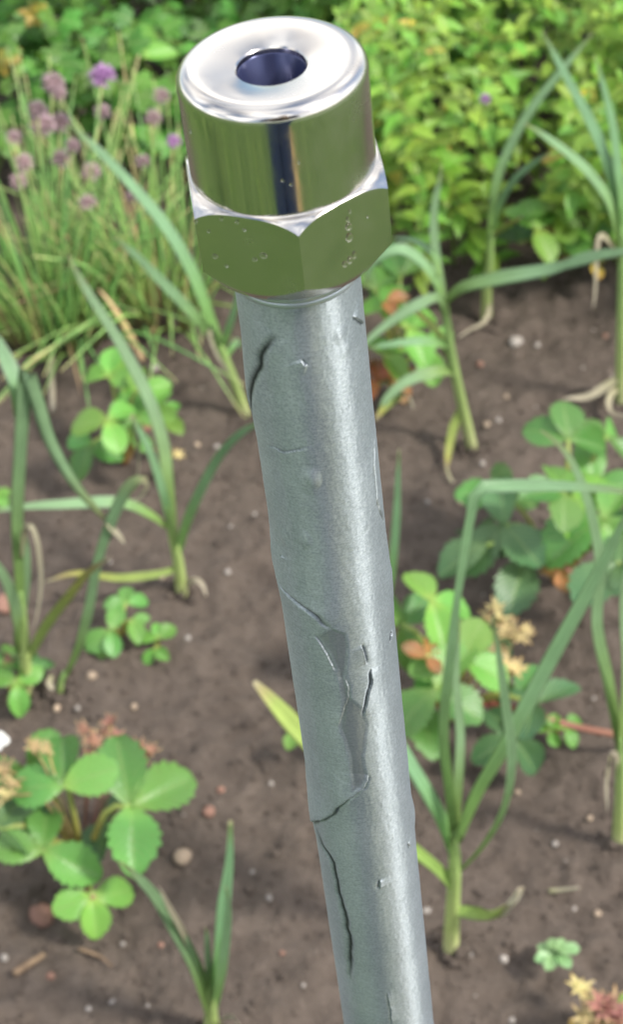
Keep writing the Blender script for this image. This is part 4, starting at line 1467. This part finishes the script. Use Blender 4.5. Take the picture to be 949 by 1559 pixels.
pebble(278, 1301, 16, M_pebble, "round tan pebble between the large strawberry plant and the pole", None)
pebble(318, 1236, 11, M_pebble_r, "small pinkish brown pebble above the round tan pebble", None)
pebble(336, 1198, 8, M_pebble_r, "small dull brown pebble above the pinkish one left of the pole", None)
pebble(60, 1374, 24, M_pebble_r, "reddish brown flat stone below the large strawberry plant", None, "stone", .6)
pebble(787, 510, 12, M_pebble_w, "pale flat pebble on the soil right of the cap", None)
pebble(12, 925, 22, M_pebble_r, "reddish stone at the left edge beside the grey dry leaf", None, "stone", .7)
PEB = []
for px, py, r, m in ((820, 512, 6, M_pebble_w), (732, 545, 7, M_pebble_r), (743, 638, 7, M_pebble), (760, 635, 5, M_pebble_w), (643, 714, 6, M_pebble_w), (651, 771, 6, M_pebble_w),
                     (735, 706, 6, M_pebble_w), (834, 556, 4, M_pebble_w), (772, 597, 5, M_pebble), (923, 506, 5, M_pebble_r), (808, 1220, 8, M_pebble_w), (848, 1275, 6, M_pebble_w),
                     (769, 1448, 8, M_pebble_w), (913, 1376, 7, M_pebble), (717, 1440, 6, M_pebble_w), (650, 1378, 7, M_pebble_w), (697, 1508, 8, M_pebble_w), (782, 1536, 6, M_pebble_w),
                     (234, 551, 8, M_pebble_w), (290, 560, 5, M_pebble_w), (140, 1037, 10, M_pebble), (286, 975, 6, M_pebble_w), (247, 884, 5, M_pebble), (347, 872, 6, M_pebble_w), (388, 783, 4, M_pebble_w),
                     (99, 975, 6, M_pebble_w), (75, 1477, 8, M_pebble_r), (134, 1530, 5, M_pebble_w), (190, 1500, 5, M_pebble_w), (384, 1322, 5, M_pebble_w), (410, 1370, 6, M_pebble_w),
                     (244, 1427, 6, M_pebble_r), (185, 1420, 5, M_pebble_w), (5, 1450, 8, M_pebble_w), (15, 1438, 6, M_pebble_w), (204, 1648 - 570, 6, M_pebble), (118, 1082, 5, M_pebble_w), (86, 1076, 7, M_pebble),
                     (330, 672, 5, M_pebble_w), (300, 668, 5, M_pebble), (870, 1160, 5, M_pebble_w), (790, 1195, 5, M_pebble), (900, 1240, 5, M_pebble), (700, 470 + 300, 5, M_pebble), (462, 1500, 4, M_pebble_w), (430, 1450, 5, M_pebble_r)):
    PEB.append((px, py, r, m))
MARKS = [(690, 1440, "the upright garlic plant right of the pole"), (845, 1468, "the rosette weed"), (850, 760, "the broad leaved strawberry at the right edge"), (700, 680, "the garlic plant right of the cap"),
         (742, 480, "the garlic plant before the yellow green bush"), (130, 1260, "the large strawberry plant"), (322, 1500, "the two leaved garlic at the bottom edge"), (185, 640, "the lime green strawberry plant"),
         (277, 880, "the garlic plant left of the pole"), (190, 950, "the grey green strawberry seedling"), (38, 1040, "the garlic at the left edge"), (380, 615, "the garlic close behind the pole"),
         (680, 1090, "the strawberry with the rusty leaf"), (915, 1530, "the dying strawberry truss"), (400, 1300, "the left side of the pole")]
used = {}
PEB = [q for i, q in enumerate(PEB) if not (q[3] is M_pebble_w and i % 3 == 1)]
for px, py, r, m in PEB:
    mk = min(MARKS, key=lambda q: math.hypot(q[0] - px, q[1] - py))
    dx, dy = px - mk[0], py - mk[1]
    dr = ("right of" if dx > 0 else "left of") if abs(dx) > abs(dy) else ("below" if dy > 0 else "above")
    c = {"pebble_tan": "tan", "pebble_pale": "pale", "pebble_red": "reddish"}[m.name]
    used.setdefault((c, dr, mk[2]), []).append((math.hypot(dx, dy), px, py, r, m))
ORD = ["nearest", "second nearest", "third nearest", "fourth nearest", "fifth nearest"]
for (c, dr, mk), lst in used.items():
    lst.sort(key=lambda q: q[0])
    for k, (_, px, py, r, m) in enumerate(lst):
        lab = "small %s pebble on the soil %s %s" % (c, dr, mk)
        if len(lst) > 1: lab = "%s small %s pebble %s %s" % (ORD[k], c, dr, mk)
        pebble(px, py, r, m, lab, "small pebbles scattered on the soil")

def stick(pts, r, label, mat=M_wood, name="twig", h=.004):
    P = [G(x, y) for x, y in pts]
    for p in P: p.z = sh(p) + h
    return tag(add(name, M(tube(P, [(0, r), (.5, r * .9), (1, r * .6)], 7, 8), mat, name)), label, "twig")


stick([(20, 1480), (44, 1462), (66, 1446)], .0028, "short brown twig on the soil at lower left")
stick([(78, 545), (80, 590), (82, 640)], .0036, "grey tan dead stalk standing left of the lime green strawberry plant", M_dry, "dead_stalk", .01)
stick([(838, 1345), (860, 1342), (884, 1343)], .0016, "thin straw coloured stalk on the soil above the rosette", M_dry, "straw")
stick([(120, 700), (150, 690), (182, 672)], .0022, "dry straw under the lime green strawberry plant", M_dry, "straw")
stick([(262, 500), (258, 470), (256, 430)], .0022, "pale dead stalk at the foot of the yellowing chives", M_dry, "dead_stalk", .01)
stick([(120, 1440), (150, 1450), (170, 1465)], .0015, "thin dark twig below the young red stalked leaf")
stick([(195, 440), (250, 436), (300, 440)], .0020, "bent straw lying across the yellowing chives", M_dry, "straw", .02)
b = G(218, 548)
st = strap([V(x, y, b.y) for x, y in ((218, 549), (196, 508), (172, 468), (150, 440))], .0035, prof=THIN)
tag(add("fallen_leaf", M(st, M_chive_y, "fallen_leaf")), "narrow yellow green leaf leaning out of the chives", "leaf")

# ------------------------------------------------------------------ the photographer, mirrored in the cap
def cloth(name, c, rough):
    m, t, b, o = new_mat(name)
    tcn = N(t, "ShaderNodeTexCoord")
    nn = N(t, "ShaderNodeTexNoise")
    nn.inputs["Scale"].default_value = 300
    t.links.new(tcn.outputs["Object"], nn.inputs["Vector"])
    t.links.new(ramp(t, nn.outputs["Fac"], [(.3, [x * .8 for x in c]), (.7, [x * 1.2 for x in c])]), b.inputs["Base Color"])
    b.inputs["Roughness"].default_value = rough
    return m


def skin(name, pts, edges, parent, mat, root=0, sub=2):
    bm = bmesh.new()
    lay = bm.verts.layers.skin.verify()
    vv = [bm.verts.new(p[0]) for p in pts]
    for k, p in enumerate(pts):
        vv[k][lay].radius = p[1] if isinstance(p[1], tuple) else (p[1], p[1])
        vv[k][lay].use_root = (k == root)
    for a, c in edges: bm.edges.new((vv[a], vv[c]))
    me = bpy.data.meshes.new(name)
    bm.to_mesh(me); bm.free()
    o = add(name, me, parent, mat)
    md = o.modifiers.new("skin", 'SKIN'); md.use_smooth_shade = True
    ms = o.modifiers.new("sub", 'SUBSURF'); ms.levels = sub; ms.render_levels = sub
    return o


PX, PY = .07, -.33
person = empty("person", (PX, PY, 0), "person in blue trousers and dark jacket holding up a phone", "person")
M_jean = cloth("blue_denim", (.035, .055, .12), .8)
M_jacket = cloth("dark_jacket", (.03, .035, .05), .8)
M_skin = cloth("skin", (.5, .32, .24), .5)
M_shoe = cloth("shoe_leather", (.03, .025, .02), .5)
M_hair = cloth("brown_hair", (.06, .035, .02), .6)
def pp(x, y, z): return (PX + x, PY + y, z)
tr = [(pp(0, 0, .96), (.17, .12))]
ed = []
for s in (-1, 1):
    i = len(tr)
    tr += [(pp(.080 * s, 0, .86), .108), (pp(.072 * s, .02, .50), .084), (pp(.072 * s, -.01, .14), .072), (pp(.072 * s, -.01, .06), .072)]
    ed += [(0, i), (i, i + 1), (i + 1, i + 2), (i + 2, i + 3)]
skin("trousers", tr, ed, person, M_jean)
body = [(pp(0, -.01, 1.42), (.075, .065)), (pp(0, .0, 1.50), .055), (pp(0, .02, 1.56), (.062, .07)), (pp(0, .03, 1.64), (.078, .095)), (pp(0, .02, 1.72), (.065, .08))]
ed = [(0, 1), (1, 2), (2, 3), (3, 4)]
hands = {}
for s in (-1, 1):
    i = len(body)
    wr = (PX + (.06 * s - PX * .9), -.10, 1.14)
    wr = Vector(wr)
    body += [((PX + .19 * s, PY - .01, 1.36), .05), ((PX + .24 * s, PY + .03, 1.10), .043), (tuple(wr), .028), (tuple(wr + Vector((-.004 * s, .045, .02))), (.036, .016)), (tuple(wr + Vector((-.006 * s, .075, .035))), (.032, .012))]
    ed += [(0, i), (i, i + 1), (i + 1, i + 2), (i + 2, i + 3), (i + 3, i + 4)]
    hands[s] = wr
    palm = i + 4
    pw = Vector(body[palm][0])
    for f in range(4):
        o = Vector((.0, .004 * (1 - f), .016 * (1.5 - f)))
        j = len(body)
        body += [(tuple(pw + o + Vector((-.004 * s, .03, .012))), .009), (tuple(pw + o + Vector((-.016 * s, .045, .02))), .008), (tuple(pw + o + Vector((-.03 * s, .046, .024))), .007)]
        ed += [(palm, j), (j, j + 1), (j + 1, j + 2)]
    j = len(body)
    body += [(tuple(wr + Vector((-.02 * s, .03, .035))), .011), (tuple(wr + Vector((-.034 * s, .052, .05))), .009)]
    ed += [(i + 3, j), (j, j + 1)]
skin("body", body, ed, person, M_skin)
jk = [(pp(0, 0, 1.0), (.175, .125)), (pp(0, 0, 1.18), (.165, .12)), (pp(0, -.01, 1.36), (.185, .115)), (pp(0, -.01, 1.45), (.09, .075))]
ed = [(0, 1), (1, 2), (2, 3)]
for s in (-1, 1):
    i = len(jk)
    wr = hands[s]
    jk += [(pp(.19 * s, -.01, 1.39), .072), (pp(.245 * s, .03, 1.10), .055), (tuple(wr + Vector((0, -.02, -.006))), .040)]
    ed += [(2, i), (i, i + 1), (i + 1, i + 2)]
skin("jacket", jk, ed, person, M_jacket)
skin("hair", [(pp(0, .0, 1.74), (.085, .095)), (pp(0, -.03, 1.66), (.085, .07)), (pp(0, -.04, 1.58), (.06, .04))], [(0, 1), (1, 2)], person, M_hair)
for s in (-1, 1):
    skin("shoe", [(pp(.085 * s, -.04, .05), (.045, .045)), (pp(.088 * s, .06, .045), (.048, .04)), (pp(.092 * s, .16, .035), (.045, .028))], [(0, 1), (1, 2)], person, M_shoe)
    add("eye", mesh_from(*[q for q in lump_mesh(5, 1, 0, 1)][:2], None, True, cloth("eye", (.5, .5, .5), .2), "eye"), person, None,
        Matrix.Translation(Vector(pp(.032 * s, .115, 1.635))) @ Matrix.Diagonal((.012, .010, .008, 1)))
skin("nose", [(pp(0, .118, 1.64), .008), (pp(0, .138, 1.605), .013)], [(0, 1)], person, M_skin)
# the phone in the hands, just behind the lens
bm = bmesh.new()
bmesh.ops.create_cube(bm, size=1)
for vv in bm.verts: vv.co = Vector((vv.co.x * .074, vv.co.y * .156, vv.co.z * .008))
bmesh.ops.bevel(bm, geom=[e for e in bm.edges], offset=.0025, segments=3, affect='EDGES')
ph = bpy.data.meshes.new("phone"); bm.to_mesh(ph); bm.free()
pc = CAM - CF * .012 - CU * .055
tag(add("phone", ph, None, cloth("phone_glass", (.02, .02, .025), .15), place(pc, CU, CF, 1.0)), "black phone held in both hands above the bed", "phone")
